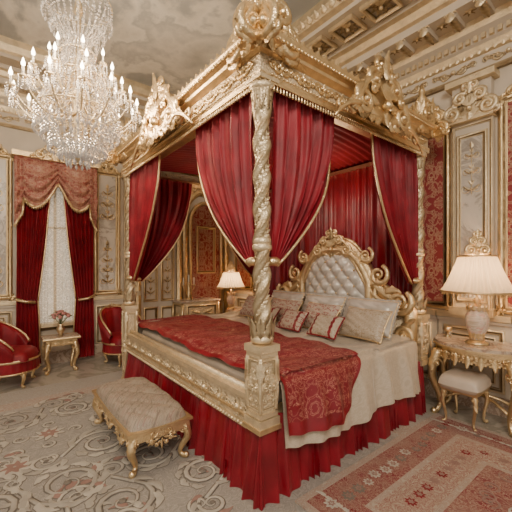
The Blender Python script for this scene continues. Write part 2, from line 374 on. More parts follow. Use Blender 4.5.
def entab():
    prof=[(0,3.50),(.05,3.50),(.05,3.55),(.03,3.56),(.03,3.70),(.06,3.72),(.09,3.78),(.12,3.80),(.12,3.86),(.18,3.90),(.20,3.95),(.20,4.00),(.46,4.02),(.46,4.10),(.50,4.12),(.54,4.18),(.60,4.20),(.60,4.26),(1.02,4.26),(1.02,4.31),(1.08,4.34),(1.12,4.42),(1.12,4.5)]
    pm=[0,0,1,1,0,0,1,1,1,0,0,1,1,0,0,0,1,1,1,0,0,0,1]
    mb=MB(); pts=[]; F1=.48
    for o,z in prof:
        pts.append([(HX-o,Y0,z),(HX-o,LY-o*F1,z),(X0,LY-o*F1,z)])
    vs=[p for r in pts for p in r]; fs=[];ms=[]
    for j in range(len(pts)-1):
        for i in range(2):
            fs.append((j*3+i,j*3+i+1,(j+1)*3+i+1,(j+1)*3+i)); ms.append(pm[j])
    mb.add(vs,fs,lambda k:ms[k],False)
    for wall in(0,1):
        ln=(LY-Y0) if wall==0 else (HX-X0)
        def W(s,o,z): return (HX-o,LY-s,z) if wall==0 else (HX-s,LY-o*F1,z)
        out=(-1,0,0) if wall==0 else (0,-1,0)
        q=1 if wall==0 else F1
        n=int(ln/.26)
        for k in range(n):
            s=.42+k*.26
            if s>ln-.1: break
            d=(.24,.09,.07) if wall==0 else (.09,.24*q,.07)
            mb.box(W(s,.33,3.99),d,1)
            Mx=frame(W(s,.46,3.97),out); leaf(mb,Mx,0,.04,-pi/2,.10,.045,0,.2,nv=5)
            for f in(1,-1): spiral(mb,Mx if f==1 else Mx@FX,.03,.02,.025,0,1.3,1,.008,0,5)
            Mu=frame(W(s,.33,3.955),(0,0,-1),(1,0,0) if wall==0 else (0,1,0)); leaf(mb,Mu,0,-.11*q,pi/2,.22*q,.036,0,.1)
            rosette(mb,frame(W(s+.13,.33,4.018),(0,0,-1),(1,0,0)),0,0,.060*(q**.5),0,6)
        n=int(ln/.07)
        for k in range(n):
            s=.15+k*.07; mb.box(W(s,.14,3.83),(.04,.035,.05) if wall==0 else (.035,.04,.05),0)
            mb.ball(W(s,.57,4.225),.018,0,None,6,4)
            leaf(mb,frame(W(s,.055,3.70),out),0,0,pi/2,.06,.022,0,.3,nu=2,nv=3,lob=0)
        if wall==0:
            for k in range(int(ln/.42)):
                s=1.1+k*.42
                if s>ln-.2: break
                Mf=frame(W(s,.81,4.258),(0,0,-1),(1,0,0))
                mb.rect(-.16,.16,-.15,.15,[(0,0),(0,.04),(-.02,.05),(-.04,.01)],0,Mf)
                rosette(mb,Mf,0,0,.12,0,8)
                rosette(mb,Mf,.21,0,.04,0,5)
            for k in range(int(ln/.11)):
                s=1.1+k*.11
                leaf(mb,frame(W(s,1.09,4.35),(-.8,0,-.5)),0,0,pi/2,.09,.038,0,.15,nu=2,nv=4,lob=1)
        for k in range(int(ln/.5)):
            s=.45+k*.5
            if s>ln-.2: break
            Mf=frame(W(s,.035,3.63),out)
            for f in(1,-1):
                Q=Mf if f==1 else Mf@FX
                spiral(mb,Q,.09,0,.05,pi,1.3,1,.011,0,5); spiral(mb,Q,.19,.0,.04,pi,1.2,-1,.009,0,5)
                leaf(mb,Q,.02,-.03,.4,.12,.02,0); leaf(mb,Q,.12,0,.2,.1,.02,0)
            mb.ball((0,0,.01),.025,0,Mf)
    return struct('trim_1',mb,[GOLDP,CREAM],'deep cream and gilt cornice with brackets and rosettes','cornice')
entab()

TR=[1]
def trim(mb,mats,label,cat='trim',**k):
    TR[0]+=1; return struct('trim_%d'%TR[0],mb,mats,label,cat,**k)
def Wh(y,z,o=0): return frame((HX-o,y,z),(-1,0,0))
def Wl(x,z,o=0): return frame((x,LY-o,z),(0,-1,0))
def pilaster(Mw,w,z0,z1,label):
    mb=MB(); h=z1-z0
    mb.box((0,h/2,.035),(w,h,.07),1,Mw)
    mb.box((0,h/2,.073),(w*.66,h-.3,.012),2,Mw)
    Q=Mw@T(0,0,.07)
    wframe(mb,Q,-w*.38,w*.38,.12,h-.12,.9,0)
    wframe(mb,Q,-w*.49,w*.49,.02,h-.02,.5,0)
    arab(mb,Mw@T(0,h*.62,.075),w*.5,h*.26,0,3)
    arab(mb,Mw@T(0,h*.12,.075),w*.5,h*.20,0,2)
    mb.box((0,h+.03,.07),(w*1.1,.06,.15),0,Mw)
    mb.box((0,h+.22,.05),(w*.95,.34,.1),1,Mw)
    cartouche(mb,Mw@T(0,h+.02,.11),w*1.3,.42,0,.04)
    mb.box((0,h+.42,.08),(w*1.2,.06,.18),0,Mw)
    mb.box((0,.02,.06),(w*1.08,.08,.13),0,Mw)
    trim(mb,[GOLDP,CREAM,MARB],label,'pilaster')
def panel(Mw,w,z0,z1,fm,label,orn=True,mats=None):
    mb=MB(); h=z1-z0
    mb.box((0,h/2,.008),(w-.04,h-.04,.016),1,Mw)
    wframe(mb,Mw,-w/2,w/2,0,h,1.5,0)
    wframe(mb,Mw@T(0,0,.0),-w/2+.10,w/2-.10,.10,h-.10,.5,0)
    if orn:
        arab(mb,Mw@T(0,h*.08,.016),w*.6,h*.34,0,4); arab(mb,Mw@T(0,h*.60,.016),w*.55,h*.28,0,3)
    for sx in(-1,1):
        for sy in(0,1):
            rosette(mb,Mw@T(sx*w/2*.93,h*.985 if sy else h*.015,.03),0,0,.06,0,6)
    cartouche(mb,Mw@T(0,h-.02,.02),w*.8,.22,0,.03)
    trim(mb,[GOLD,fm],label,'wall panel')
def wains(Mw,w,label,z1=.95):
    mb=MB()
    mb.box((0,z1/2,.015),(w,z1,.03),1,Mw)
    wframe(mb,Mw@T(0,0,.03),-w/2+.06,w/2-.06,.22,z1-.1,.9,0)
    wframe(mb,Mw@T(0,0,.03),-w/2+.14,w/2-.14,.30,z1-.18,.5,0)
    rosette(mb,Mw@T(0,z1*.55,.035),0,0,.11,0,8)
    mb.box((0,z1+.02,.04),(w,.06,.08),0,Mw); mb.box((0,z1-.03,.03),(w,.03,.06),1,Mw)
    trim(mb,[GOLDP,CREAM],label,'wainscot')
for y,w in((-1.55,.86),(-.90,.42),(-.335,.70),(.32,.60),(3.0,.7),(3.7,.7)):
    wains(Wh(y,0,0),w-.01,'cream wainscot with gilt mouldings')
pilaster(Wh(-.34,1.0),.38,1.0,3.02,'marble pilaster with gilt frame and capital')
panel(Wh(.09,1.02),.40,1.02,3.2,DAM_L,'red damask wall panel in gilt frame',False)
panel(Wh(-.80,1.02),.48,1.02,3.2,DAM_L,'red damask wall panel in gilt frame',False)
pilaster(Wh(-1.28,1.0),.38,1.0,3.02,'marble pilaster with gilt frame and capital')
panel(Wh(.55,1.02),.46,1.02,3.2,MARB,'marble wall panel in gilt frame',True)
panel(Wh(3.05,1.02),.6,1.02,3.2,MARB,'marble wall panel in gilt frame',True)
panel(Wh(3.80,1.02),.6,1.02,3.2,DAM_L,'red damask wall panel in gilt frame',False)
for x,w in((-1.65,1.1),(.18,.60)):
    wains(Wl(x,0,0),w-.01,'cream wainscot with gilt mouldings')
panel(Wl(-1.38,1.02),.44,1.02,3.1,MARB,'grey marble wall panel with gilt arabesque',True)
panel(Wl(.13,1.02),.42,1.02,3.1,MARB,'grey marble wall panel with gilt arabesque',True)
pilaster(Wl(-1.82,1.0),.34,1.0,3.0,'marble pilaster with gilt frame and capital')
pilaster(Wl(.52,1.0),.26,1.0,3.0,'marble pilaster with gilt frame and capital')
Mw=Wl(1.02,0); mb=MB()
mb.box((0,1.12,.03),(.66,2.24,.06),1,Mw)
for z0,z1 in((.15,.75),(.85,2.1)):
    for sx in(-1,1):
        wframe(mb,Mw@T(0,0,.06),sx*.16-.13,sx*.16+.13,z0,z1,.9,0)
for sx in(-1,1): arab(mb,Mw@T(sx*.16,.95,.06),.20,1.0,0,5); rosette(mb,Mw@T(sx*.16,.45,.06),0,0,.09,0,8)
mb.rect(-.34,.34,0.0,2.26,[(0,0),(0,.08),(.05,.10),(.10,.08),(.10,0)],0,Mw)
cartouche(mb,Mw@T(0,2.34,.04),.8,.5,0)
struct('door_1',mb,[GOLD,CREAM],'white and gilt double door with carved crest','door')
Mw=Wl(2.02,0); mb=MB()
def archpts(w,h0,hr,n=20):
    p=[(-w,0)]+[(-w,h0)]
    p+=[(-w*cos(pi*k/n),h0+hr*sin(pi*k/n)) for k in range(1,n)]
    return p+[(w,h0),(w,0)]
for w,h0,hr,th in((.48,2.25,.55,.06),(.36,2.15,.42,.04)):
    mb.tube([(x,y+.2,.05) for x,y in archpts(w,h0,hr)],th,6,0,Mw)
p=archpts(.34,2.13,.40); vs=[(x,y+.2,.03) for x,y in p]; mb.add(vs,[tuple(range(len(vs)))],2,False,Mw)
p=archpts(.46,2.25,.55); vs=[(x,y+.2,.02) for x,y in p]; mb.add(vs,[tuple(range(len(vs)))],1,False,Mw)
wframe(mb,Mw@T(0,0,.03),-.22,.22,1.35,2.3,1,0)
cartouche(mb,Mw@T(0,2.9,.03),.9,.5,0)
for sx in(-1,1): arab(mb,Mw@T(sx*.42,.4,.05),.12,1.8,0,7)
trim(mb,[GOLD,CREAM,DAM_F],'arched red damask niche with gilt frame','wall panel')
mb=MB(); mb.box((HX-.03,(Y0+LY)/2,.09),(.05,LY-Y0,.18)); struct('baseboard_head',mb,[MARBT],'brown marble baseboard','baseboard')
mb=MB(); mb.box(((X0+HX)/2-.03,LY-.03,.09),(HX-X0-.06,.05,.18)); struct('baseboard_window',mb,[MARBT],'brown marble baseboard','baseboard')
mb=MB(); Mw=Wl(WC,0); ww=.36
mb.rect(-ww,ww,WZ0,WZ1,[(0,-.1),(0,.03),(.05,.05),(.10,.03),(.10,0)],0,Mw)
mb.box((0,(WZ0+WZ1)/2,-.08),(.035,WZ1-WZ0,.04),0,Mw)
mb.box((0,2.1,-.08),(2*ww,.03,.04),0,Mw)
mb.box((0,(WZ0+WZ1)/2,-.12),(2*ww,WZ1-WZ0,.01),1,Mw)
mb.box((0,WZ0-.02,.03),(2*ww+.2,.05,.16),0,Mw)
struct('window_1',mb,[GOLDP,GLASS],'tall window with gilt frame','window')

# ------------------------------------------------------------------ fabric helpers
def drapery(mb,A,B,z0,Tq,z1,out,n=6,amp=.03,mat=0,trimmat=1,pw=2.2,tw=.05,seg=None,rnd=0):
    A=Vector(A);B=Vector(B);Tq=Vector(Tq);out=Vector(out); d=(B-A).normalized(); rr=random.Random(rnd)
    ph=[rr.uniform(-.35,.35) for _ in range(n+2)]; am=[rr.uniform(.7,1.25) for _ in range(n+2)]
    def fn(u,v):
        P=A+(B-A)*u; Q=Tq+d*((u-.4)*tw)
        e=v**pw
        xy=P+(Q-P)*e
        k=u*n+.18*sin(v*3+u*5); i=max(0,min(int(k),n)); w=sin(2*pi*k+ph[i]*sin(pi*(k-i)))
        a=amp*(1-.35*e)*(.55+.45*min(1,v*5))
        xy=xy+out*(a*w*(am[i]*.5+.5)+.012*sin(5*pi*k)*(1-e))+d*(.010*sin(4*pi*k)*(1-e))
        return (xy.x,xy.y,z0+(z1-z0)*v)
    mb.grid(fn,n*10,26,mat)
    pts=[fn(1,k/26) for k in range(27)]; mb.tube([(p[0],p[1],p[2]) for p in pts],.011,6,trimmat,up=out[:])
def hang(mb,A,B,z0,z1,out,n=12,amp=.03,mat=0,nv=8,flare=0,rnd=0,irr=.6):
    A=Vector(A);B=Vector(B);out=Vector(out); rr=random.Random(rnd)
    pa=[rr.uniform(.45,1.35) for _ in range(n+3)]; p1=rr.uniform(0,6);p2=rr.uniform(0,6)
    d=(B-A).normalized()
    def fn(u,v):
        P=A+(B-A)*u; k=u*n+irr*sin(2*pi*u*n/5.3+p1)+irr*.5*sin(2*pi*u*n/2.7+p2+v*.8)
        i=max(0,min(int(k+1),n+1)); f=(k+1)-int(k+1)
        am=pa[i]*(1-f)+pa[i+1]*f
        w=sin(2*pi*k)+.25*sin(4*pi*k+p2)
        o=amp*am*w*(.45+.55*v)+flare*v*(1+.25*sin(u*23+p1))
        p=P+out*o+d*(.012*sin(2*pi*k+v*2)*v)
        return (p.x,p.y,z0+(z1-z0)*v)
    mb.grid(fn,n*12,nv,mat)

# window drapery
wd=root('window_drapery',(WC,LY-.16,0),'red velvet window drapes with brocade swag valance','curtain')
for sgn in(-1,1):
    mb=MB()
    A=(sgn*.50,0,0);B=(sgn*.06,0,0)
    drapery(mb,A,B,2.85,(sgn*.40,0,0),1.0,(0,-1,0),7,.045,0,1,1.15,.26,rnd=3)
    drapery(mb,(sgn*.52,0,0),(sgn*.20,0,0),.06,(sgn*.40,0,0),1.0,(0,-1,0),6,.040,0,1,.8,.26,rnd=4)
    mb.tube([(sgn*.28,-.06,.97),(sgn*.40,-.10,.99),(sgn*.51,-.05,1.03)],.022,6,1)
    make('curtain_panel',mb,[RED,GOLD],wd,label='red velvet curtain panel with gold edge')
mb=MB()
def vf(u,v):
    x=(u-.5)*1.06; n=2; k=(u*n)%1; b=abs(u-.5)
    sw=sin(pi*k)
    dr=.32+.32*sw+.10*b*2
    if b>.41: dr=.80+.22*(b-.41)*10; sw=.3
    z=3.05-dr*v
    o=-.10-.10*sin(pi*min(1,v*1.1))*sw-.030*sin(v*28-3.2*sw)*(.4+.6*v)-.02*sin(u*70)*(1 if b>.41 else .2)
    return (x,o,z)
mb.grid(vf,100,44,0)
mb.tube([vf(k/100,1) for k in range(101)],.018,5,1,up=(0,1,0))
for k in range(50):
    p=vf((k+.5)/50,1); mb.lathe([(.004,-.05),(.010,-.02),(.003,0)],4,1,T(*p))
mb.box((0,-.08,3.08),(1.12,.16,.07),1)
cartouche(mb,frame((0,-.15,3.04),(0,-1,0)),.7,.30,1,.03)
make('valance',mb,[VAL,GOLD],wd,label='dusty rose brocade swag valance with gilt crest')
mb=MB(); hang(mb,(-.36,.05,0),(.36,.05,0),2.85,.62,(0,-1,0),11,.022,0,rnd=5)
make('sheer_curtain',mb,[LACE],wd,label='cream lace sheer curtain')

# ------------------------------------------------------------------ rugs
def rleaf(mb,M,x,y,a,l,w,mat,lob=2,bend=0):
    leaf(mb,M@T(0,0,-.003),x-.004*cos(a),y-.004*sin(a),a,l*1.06,w*1.22,2,.0,nu=2,nv=9,lob=lob,bend=bend)
    leaf(mb,M@T(0,0,.008),x,y,a,l,w,mat,.02,nu=4,nv=9,lob=lob,bend=bend)
def rspiral(mb,M,x,y,r,a0,tn,d,th,mat):
    spiral(mb,M@T(0,0,-.010),x,y,r,a0,tn,d,th*1.5,2,8,.5)
    spiral(mb,M,x,y,r,a0,tn,d,th,mat,8,.9)
def rug_scrolls(mb,rr,cells):
    for ci,(gx,gy) in enumerate(cells):
        x=gx+rr.uniform(-.05,.05); y=gy+rr.uniform(-.05,.05); s=rr.uniform(.9,1.2)
        d=rr.choice((-1,1)); a=rr.uniform(0,2*pi)
        Mx=T(x,y,.013)@Rz(a)@Matrix.Diagonal((1,d,.3,1))
        m0=rr.choice((1,1,4))
        if ci%5==4:
            for ring,(nn,rr_,ww) in enumerate(((9,.13,.030),(7,.08,.024))):
                for k in range(nn): rleaf(mb,Mx@T(0,0,.012*ring),0,0,2*pi*k/nn+.3*ring,rr_*s,ww*s,(1,3)[ring],1,.3)
            mb.ball((0,0,.02),.020,4,Mx,8,5)
            for k in range(4): rspiral(mb,Mx@Rz(k*pi/2),.21*s,.03,.06*s,pi,1.4,1,.010,1)
            continue
        rspiral(mb,Mx,0,0,.18*s,0,1.9,1,.018,m0)
        for k in range(9):
            aa=(k*.66-.2); ro=.175*s*(1-.012*k)
            rleaf(mb,Mx,ro*cos(aa),ro*sin(aa),aa+.7,.15*s*(1-.05*k),.026*s,rr.choice((1,4,4)),2,.9)
            if k%2: rleaf(mb,Mx,ro*.8*cos(aa),ro*.8*sin(aa),aa+2.4,.07*s,.016*s,4,1,.8)
        # counter scroll joined by a vine -> S curve
        p=[(.18*s+.012*k,-.045*k,.004) for k in range(5)]
        mb.tube(p,.022,6,2,Mx@T(0,0,-.008),(0,0,1),.5); mb.tube(p,.014,6,m0,Mx@T(0,0,.004),(0,0,1),.9)
        rspiral(mb,Mx,.30*s,-.20*s,.10*s,pi,1.7,1,.013,m0)
        for k in range(5):
            aa=pi+k*.7; rleaf(mb,Mx,.30*s+.10*s*cos(aa),-.20*s+.10*s*sin(aa),aa+.7,.10*s,.020*s,rr.choice((1,4,3)),1,.8)
        for k in range(3): rleaf(mb,Mx,0,0,k*2.1+.5,.045,.013,3,1)
mb=MB(); cx,cy=-.95,.0
mb.box((0,0,.006),(6.0,6.4,.012),0)
rr=random.Random(5); cells=[]
for i in range(-5,9):
    for j in range(-6,7):
        X=i*.52+(.26 if j%2 else 0); Y=j*.45
        wx,wy=X+cx,Y+cy
        if abs(X)<2.3 and abs(Y)<2.4 and wx>-2.6 and wy>-1.8 and not(wx>-.1 and wy>-.30) and not(wx>-.2 and wy<.1 and wx>-.2+.0*wy and wx>.0) : cells.append((X,Y))
rug_scrolls(mb,rr,cells)
make('area_rug',mb,[RUGA,PILE_A,PILE_B,PILE_C,PILE_D],None,(cx,cy,.001),'large pale grey and ivory rug with carved floral scrolls','rug',recalc=True)
mb=MB(); mb.box((0,0,.006),(2.0,2.4,.012),0)
def motif(x,y,r,a,b_):
    M=T(x,y,.010)@Matrix.Diagonal((1,1,.3,1)); rosette(mb,M,0,0,r,a,8); rosette(mb,M@T(0,0,.01),0,0,r*.55,b_,6)
rr=random.Random(8)
for s in(-1,1):
    for k in range(17):
        y=-1.04+.13*k; motif(s*.825+rr.uniform(-.02,.02),y,rr.uniform(.035,.050),rr.choice((1,4,2)),3)
        for q in(-1,1): leaf(mb,T(0,0,.011)@Matrix.Diagonal((1,1,.3,1)),s*.825,y+.065,q*.9,.07,.016,1,.05,bend=q*.8)
        if abs(y)<.76: motif(s*.54+rr.uniform(-.02,.02),y,rr.uniform(.03,.045),rr.choice((4,3)),3)
    for k in range(14):
        x=-.70+.11*k; motif(x,s*1.025+rr.uniform(-.02,.02),rr.uniform(.035,.05),rr.choice((1,2)),3)
    for k in range(9): motif(-.44+.11*k,s*.74,.040,rr.choice((4,3)),3)
for k in range(16):
    x=rr.uniform(-.32,.32); y=rr.uniform(-.5,.5); rspiral(mb,T(x,y,.012)@Rz(rr.uniform(0,6))@Matrix.Diagonal((1,1,.3,1)),0,0,.06,0,1.5,1,.007,rr.choice((1,3)))
make('area_rug',mb,[RUGR,PILE_A,PILE_B,PILE_C,PILE_R],None,(1.12,-1.38,.0145),'faded red and cream oriental rug with floral borders','rug')

# ------------------------------------------------------------------ BED
BX,BY=2.11,2.68; HC=2.70
bed=root('canopy_bed',(0,0,0),'gilded four-poster canopy bed with red velvet drapes','bed')
def post_mesh():
    mb=MB(); z0,z1=1.0,2.68; n=2
    def fn(u,v):
        th=2*pi*u; z=z0+.06+(z1-z0-.16)*v; tw=v*2*pi*3.6
        a=n*(th-tw)
        r=.048*(1+.24*cos(a)+.05*cos(3*a+1)+.025*cos(16*(th+tw)))
        return (r*cos(th),r*sin(th),z)
    mb.grid(fn,48,220,0,closeu=True)
    for q in range(2):
        for k in range(84):
            v=k/84; z=z0+.08+(z1-z0-.2)*v; th=v*2*pi*3.6+pi/2+q*pi
            M=frame((.036*cos(th),.036*sin(th),z),(cos(th),sin(th),0))
            leaf(mb,M,0,0,pi/2-.9+(k%2)*1.2,.036,.012,0,.15,nu=2,nv=4,lob=1)
            if k%3==0: mb.ball((.042*cos(th),.042*sin(th),z),.008,0,None,6,4)
    for zc,r in((z0+.03,.075),(z0+.07,.062),(z1-.08,.070),(z1-.03,.085),(1.62,.064),(1.66,.058)):
        mb.lathe([(r*.7,zc-.03),(r,zc-.012),(r,zc+.012),(r*.7,zc+.03)],24,0)
    for ring,(zz,rr_,ln) in enumerate(((z1-.18,.048,.17),(z1-.12,.052,.13),(z0+.04,.062,.13))):
        for k in range(8):
            th=2*pi*(k+.5*ring)/8
            leaf(mb,frame((rr_*cos(th),rr_*sin(th),zz),(cos(th),sin(th),0)),0,0,pi/2,ln,.026,0,.3,nu=4,nv=6,lob=2)
    mb.box((0,0,z1+.02),(.16,.16,.05),0)
    return mb
def ped_mesh(zb):
    mb=MB(); w=.124
    mb.box((0,0,(zb+.06+.94)/2),(w,w,.94-zb-.06),1)
    for z,q,t in((zb+.03,.166,.05),(.975,.166,.045),(.935,.146,.03),(zb+.075,.146,.03)): mb.box((0,0,z),(q,q,t),0)
    for o in((1,0,0),(-1,0,0),(0,1,0),(0,-1,0)):
        M=frame((o[0]*w/2,o[1]*w/2,0),o)
        wframe(mb,M,-w/2+.005,w/2-.005,zb+.11,.905,.35,0)
        h=.80-zb-.1
        cartouche(mb,M@T(0,zb+.16+h*.30,.0),.10,min(h*.70,.20),0,.016)
        if h>.5: arab(mb,M@T(0,zb+.2,.0),.09,.45,0,3)
        for f in(1,-1):
            Q=M if f==1 else M@FX
            spiral(mb,Q,.026,zb+.17,.022,pi/2,1.4,-1,.007,0,5)
    for sx in(-1,1):
        for sy in(-1,1):
            mb.tube([(sx*.064,sy*.064,zb+.1),(sx*.070,sy*.070,.7),(sx*.064,sy*.064,.92)],[.010,.014,.017],6,0)
            leaf(mb,frame((sx*.066,sy*.066,.90),(sx,sy,0)),0,0,-pi/2,.14,.03,0,.15)
    return mb
positions=[(0,0),(0,BY),(BX,0),(BX,BY)]
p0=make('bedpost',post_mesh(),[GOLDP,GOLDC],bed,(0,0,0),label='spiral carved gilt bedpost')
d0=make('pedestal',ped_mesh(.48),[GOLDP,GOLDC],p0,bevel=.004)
for (x,y) in positions[1:]:
    p=dup(p0,bed,(x,y,0))
    if y>0 and x==0: make('pedestal',ped_mesh(.02),[GOLDP,GOLDC],p,bevel=.004)
    else: dup(d0,p)
mb=MB(); ZT=2.93
prof=[(-.10,2.69),(.075,2.69),(.085,2.71),(.07,2.725),(.07,2.83),(.09,2.84),(.115,2.855),(.12,2.875),(.15,2.89),(.165,2.915),(.165,ZT),(-.10,ZT)]
mb.rect(0,BX,0,BY,prof,[0,0,0,1,0,0,0,0,0,0,0],None)
def edge_deco(mb,P0,P1,out,z,o):
    P0=Vector(P0);P1=Vector(P1);d=(P1-P0);ln=d.length;d.normalize(); out=Vector(out)
    n=int(ln/.20)
    for k in range(n):
        s=ln*(k+.5)/n; c=P0+d*s+out*o; M=frame((c.x,c.y,z),out[:])
        w=ln/n
        for f in(1,-1):
            Q=M if f==1 else M@FX
            spiral(mb,Q,w*.17,0,.034,pi,1.4,1,.012,0,5); spiral(mb,Q,w*.36,0,.031,pi,1.3,-1,.011,0,5)
            leaf(mb,Q,.01,-.03,.5,.08,.016,0,nv=5); leaf(mb,Q,w*.25,.02,-.3,.07,.016,0,nv=5)
        mb.ball((0,0,.008),.020,0,M); leaf(mb,M,0,.0,pi/2,.045,.018,0,nv=4); leaf(mb,M,0,.0,-pi/2,.045,.018,0,nv=4)
    n=int(ln/.032)
    for k in range(n):
        c=P0+d*(ln*(k+.5)/n)+out*.155; mb.ball((c.x,c.y,2.895),.013,0,None,6,4)
        c=P0+d*(ln*(k+.5)/n)+out*(.083); mb.ball((c.x,c.y,2.712),.011,0,None,6,4)
    n=int(ln/.075)
    for k in range(n+1):
        c=P0+d*(ln*k/n)+out*.14; leaf(mb,frame((c.x,c.y,ZT-.01),out[:]),0,0,pi/2,.05,.034,0,.2,nu=4,nv=5,lob=1)
edge_deco(mb,(0,0,0),(0,BY,0),(-1,0,0),2.778,.07)
edge_deco(mb,(0,0,0),(BX,0,0),(0,-1,0),2.778,.07)
edge_deco(mb,(0,BY,0),(BX,BY,0),(0,1,0),2.778,.07)
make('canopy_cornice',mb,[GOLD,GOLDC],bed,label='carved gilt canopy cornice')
mb=MB(); mb.box((BX/2,BY/2,ZT-.01),(BX+.1,BY+.1,.03)); make('canopy_roof',mb,[GOLDC],bed)
mb=MB()
def fringe(P0,P1,out):
    P0=Vector(P0);P1=Vector(P1);d=P1-P0;ln=d.length;d.normalize();out=Vector(out)
    n=int(ln/.028)
    c=(P0+P1)/2+out*.07
    sx=abs(d.x)*ln+.012;sy=abs(d.y)*ln+.012
    mb.box((c.x,c.y,2.675),(sx,sy,.03),0)
    for k in range(n):
        q=P0+d*(ln*(k+.5)/n)+out*.07
        mb.lathe([(.003,2.662),(.008,2.65),(.010,2.622),(.004,2.618)],5,0,T(q.x,q.y,0))
fringe((0,0,0),(0,BY,0),(-1,0,0)); fringe((0,0,0),(BX,0,0),(0,-1,0)); fringe((0,BY,0),(BX,BY,0),(0,1,0))
make('tassel_fringe',mb,[GOLD],bed,label='gold tassel fringe')
def mid_crest(x,y,z,w,h,a):
    mb=MB(); M=frame((0,0,0),(cos(a),sin(a),0))
    cartouche(mb,M,w,h,0,.08,True)
    for f in(1,-1):
        Q=M if f==1 else M@FX
        for k in range(5): leaf(mb,Q,(.08+.09*k)*w,.05*h,-1.1+.25*k,.18*h,.055*h,0,.06,.05,lob=2,bend=.5)
        pts=[(w*(.42+.05*k),.10*h-.010*h*k*k*.6,.06) for k in range(8)]
        mb.tube(pts,[.026-.0025*k for k in range(8)],7,0,Q)
        spiral(mb,Q,w*.66,.02*h,.08*h,2.4,1.6,1,.017,0,6,.9,.03)
        leaf(mb,Q,w*.48,.08*h,.5,.17*h,.05*h,0,.08,.05,lob=2,bend=-.9)
    make('canopy_crest',mb,[GOLD],bed,(x,y,z),label='large carved gilt cartouche with acanthus scrolls')
def corner_crest(x,y,w,h,rot,rotu):
    mb=MB()
    for a in rot:
        M=frame((0,0,0),(cos(a),sin(a),0)); cartouche(mb,M@T(0,-.10,.05),w,h,0,.06)
    mb.lathe([(.09,-.02),(.12,.05),(.07,.12),(.10,.2),(.05,.3),(.07,.36),(.025,.45),(.035,.50),(.004,.62)],16,0,Matrix.Diagonal((1,1,h/.5,1)))
    for k in range(10):
        a=2*pi*k/10; leaf(mb,frame((.07*cos(a),.07*sin(a),.10),(cos(a),sin(a),0)),0,0,pi/2,.22*h/.5,.045,0,.2,lob=2)
    make('canopy_crest',mb,[GOLD],bed,(x,y,ZT),label='carved gilt corner finial with acanthus leaves')
corner_crest(-.03,-.03,.46,.48,(pi,-pi/2),0)
corner_crest(-.03,BY+.03,.44,.38,(pi,pi/2),0)
corner_crest(BX+.02,-.03,.44,.38,(-pi/2,0),0)
mid_crest(-.14,BY*.48,2.68,.92,.58,pi)
mid_crest(BX*.54,-.14,2.66,.84,.58,-pi/2)
mb=MB()
def cf(u,v):
    y=.02+(BY-.04)*u; x=.02+(BX-.02)*v
    return (x,y,2.72+.12*sin(pi*v)**.7+.016*sin(u*2*pi*30))
mb.grid(cf,30*6,12,0); make('canopy_lining',mb,[REDL],bed,label='pleated red canopy lining')
def mkdrape(A,B,zt,Tq,z1,out,n,rnd,tw=.05,pw=2.2):
    mb=MB(); drapery(mb,A,B,zt,Tq,z1,out,n,.038,0,1,pw,tw,rnd=rnd)
    o=Vector(out); c=Vector(Tq)
    mb.lathe([(.03,-.03),(.05,-.015),(.055,0),(.05,.015),(.03,.03)],12,1,T(c.x+o.x*.01,c.y+o.y*.01,z1+.03))
    make('bed_curtain',mb,[RED,GOLD],bed,label='red velvet bed curtain tied back with gold')
mkdrape((0.0,.07,0),(0.0,.92,0),2.70,(0.02,.10,0),1.50,(-1,0,0),7,1)
mkdrape((.07,0.0,0),(.76,0.0,0),2.70,(.10,.02,0),1.50,(0,-1,0),6,2)
mkdrape((0.0,BY-.07,0),(0.0,1.72,0),2.70,(.0,BY-.09,0),1.32,(-1,0,0),7,3,.22,1.7)
mkdrape((.07,BY,0),(.90,BY,0),2.70,(.09,BY,0),1.30,(0,-1,0),6,4,.12,2)
mkdrape((BX-.07,0,0),(1.28,0,0),2.70,(BX-.09,0,0),1.32,(0,-1,0),7,5,.14,1.9)
mkdrape((BX-.07,BY,0),(1.28,BY,0),2.70,(BX-.09,BY,0),1.32,(0,-1,0),6,6,.08)
mb=MB(); hang(mb,(BX+.03,.08,0),(BX+.03,BY-.08,0),2.74,.45,(-1,0,0),24,.035,0,10,rnd=7,irr=.3)
make('back_curtain',mb,[RED2],bed,label='pleated red curtain behind the headboard')
mb=MB()
hang(mb,(-.045,BY-.10,0),(-.045,-.05,0),.46,.014,(-1,0,0),26,.028,0,8,.05,8)
hang(mb,(-.06,-.05,0),(BX-.03,-.05,0),.53,.014,(0,-1,0),21,.032,0,8,.045,9)
hang(mb,(BX+.05,BY+.05,0),(-.04,BY+.05,0),.53,.014,(0,1,0),22,.018,0,8,.05,10)
def cn(u,v):
    a=pi+u*pi/2; r=.001+(.055+.012*sin(u*12))*v
    return (-.055+r*cos(a),-.05+r*sin(a),.50+(.014-.50)*v)
mb.grid(cn,16,8,0)
make('bed_skirt',mb,[RED2],bed,label='gathered red satin bed skirt')
mb=MB(); mb.box((BX/2+.01,BY/2,.43),(BX+.03,BY+.04,.16),1)
mb.rect(-.02,BX,.02,BY-.02,[(-.05,.50),(.04,.50),(.05,.51),(.05,.525),(.04,.535),(-.05,.535)],0)
mb.box((0,0,.47),(.18,.18,.03),0)
make('side_rail',mb,[GOLD,WOODD],bed,label='gilt bed rail')
mb=MB(); fw=BY-.16
mb.box((0,BY/2,.535),(.10,fw,.17),1)
M=frame((-.05,BY/2,0),(-1,0,0))
mb.box((0,BY/2,.640),(.13,fw,.035),0); mb.box((0,BY/2,.45),(.14,fw,.03),0)
mb.tube([(-.0,.08,.665),(-.0,BY-.08,.665)],.026,8,0)
n=11
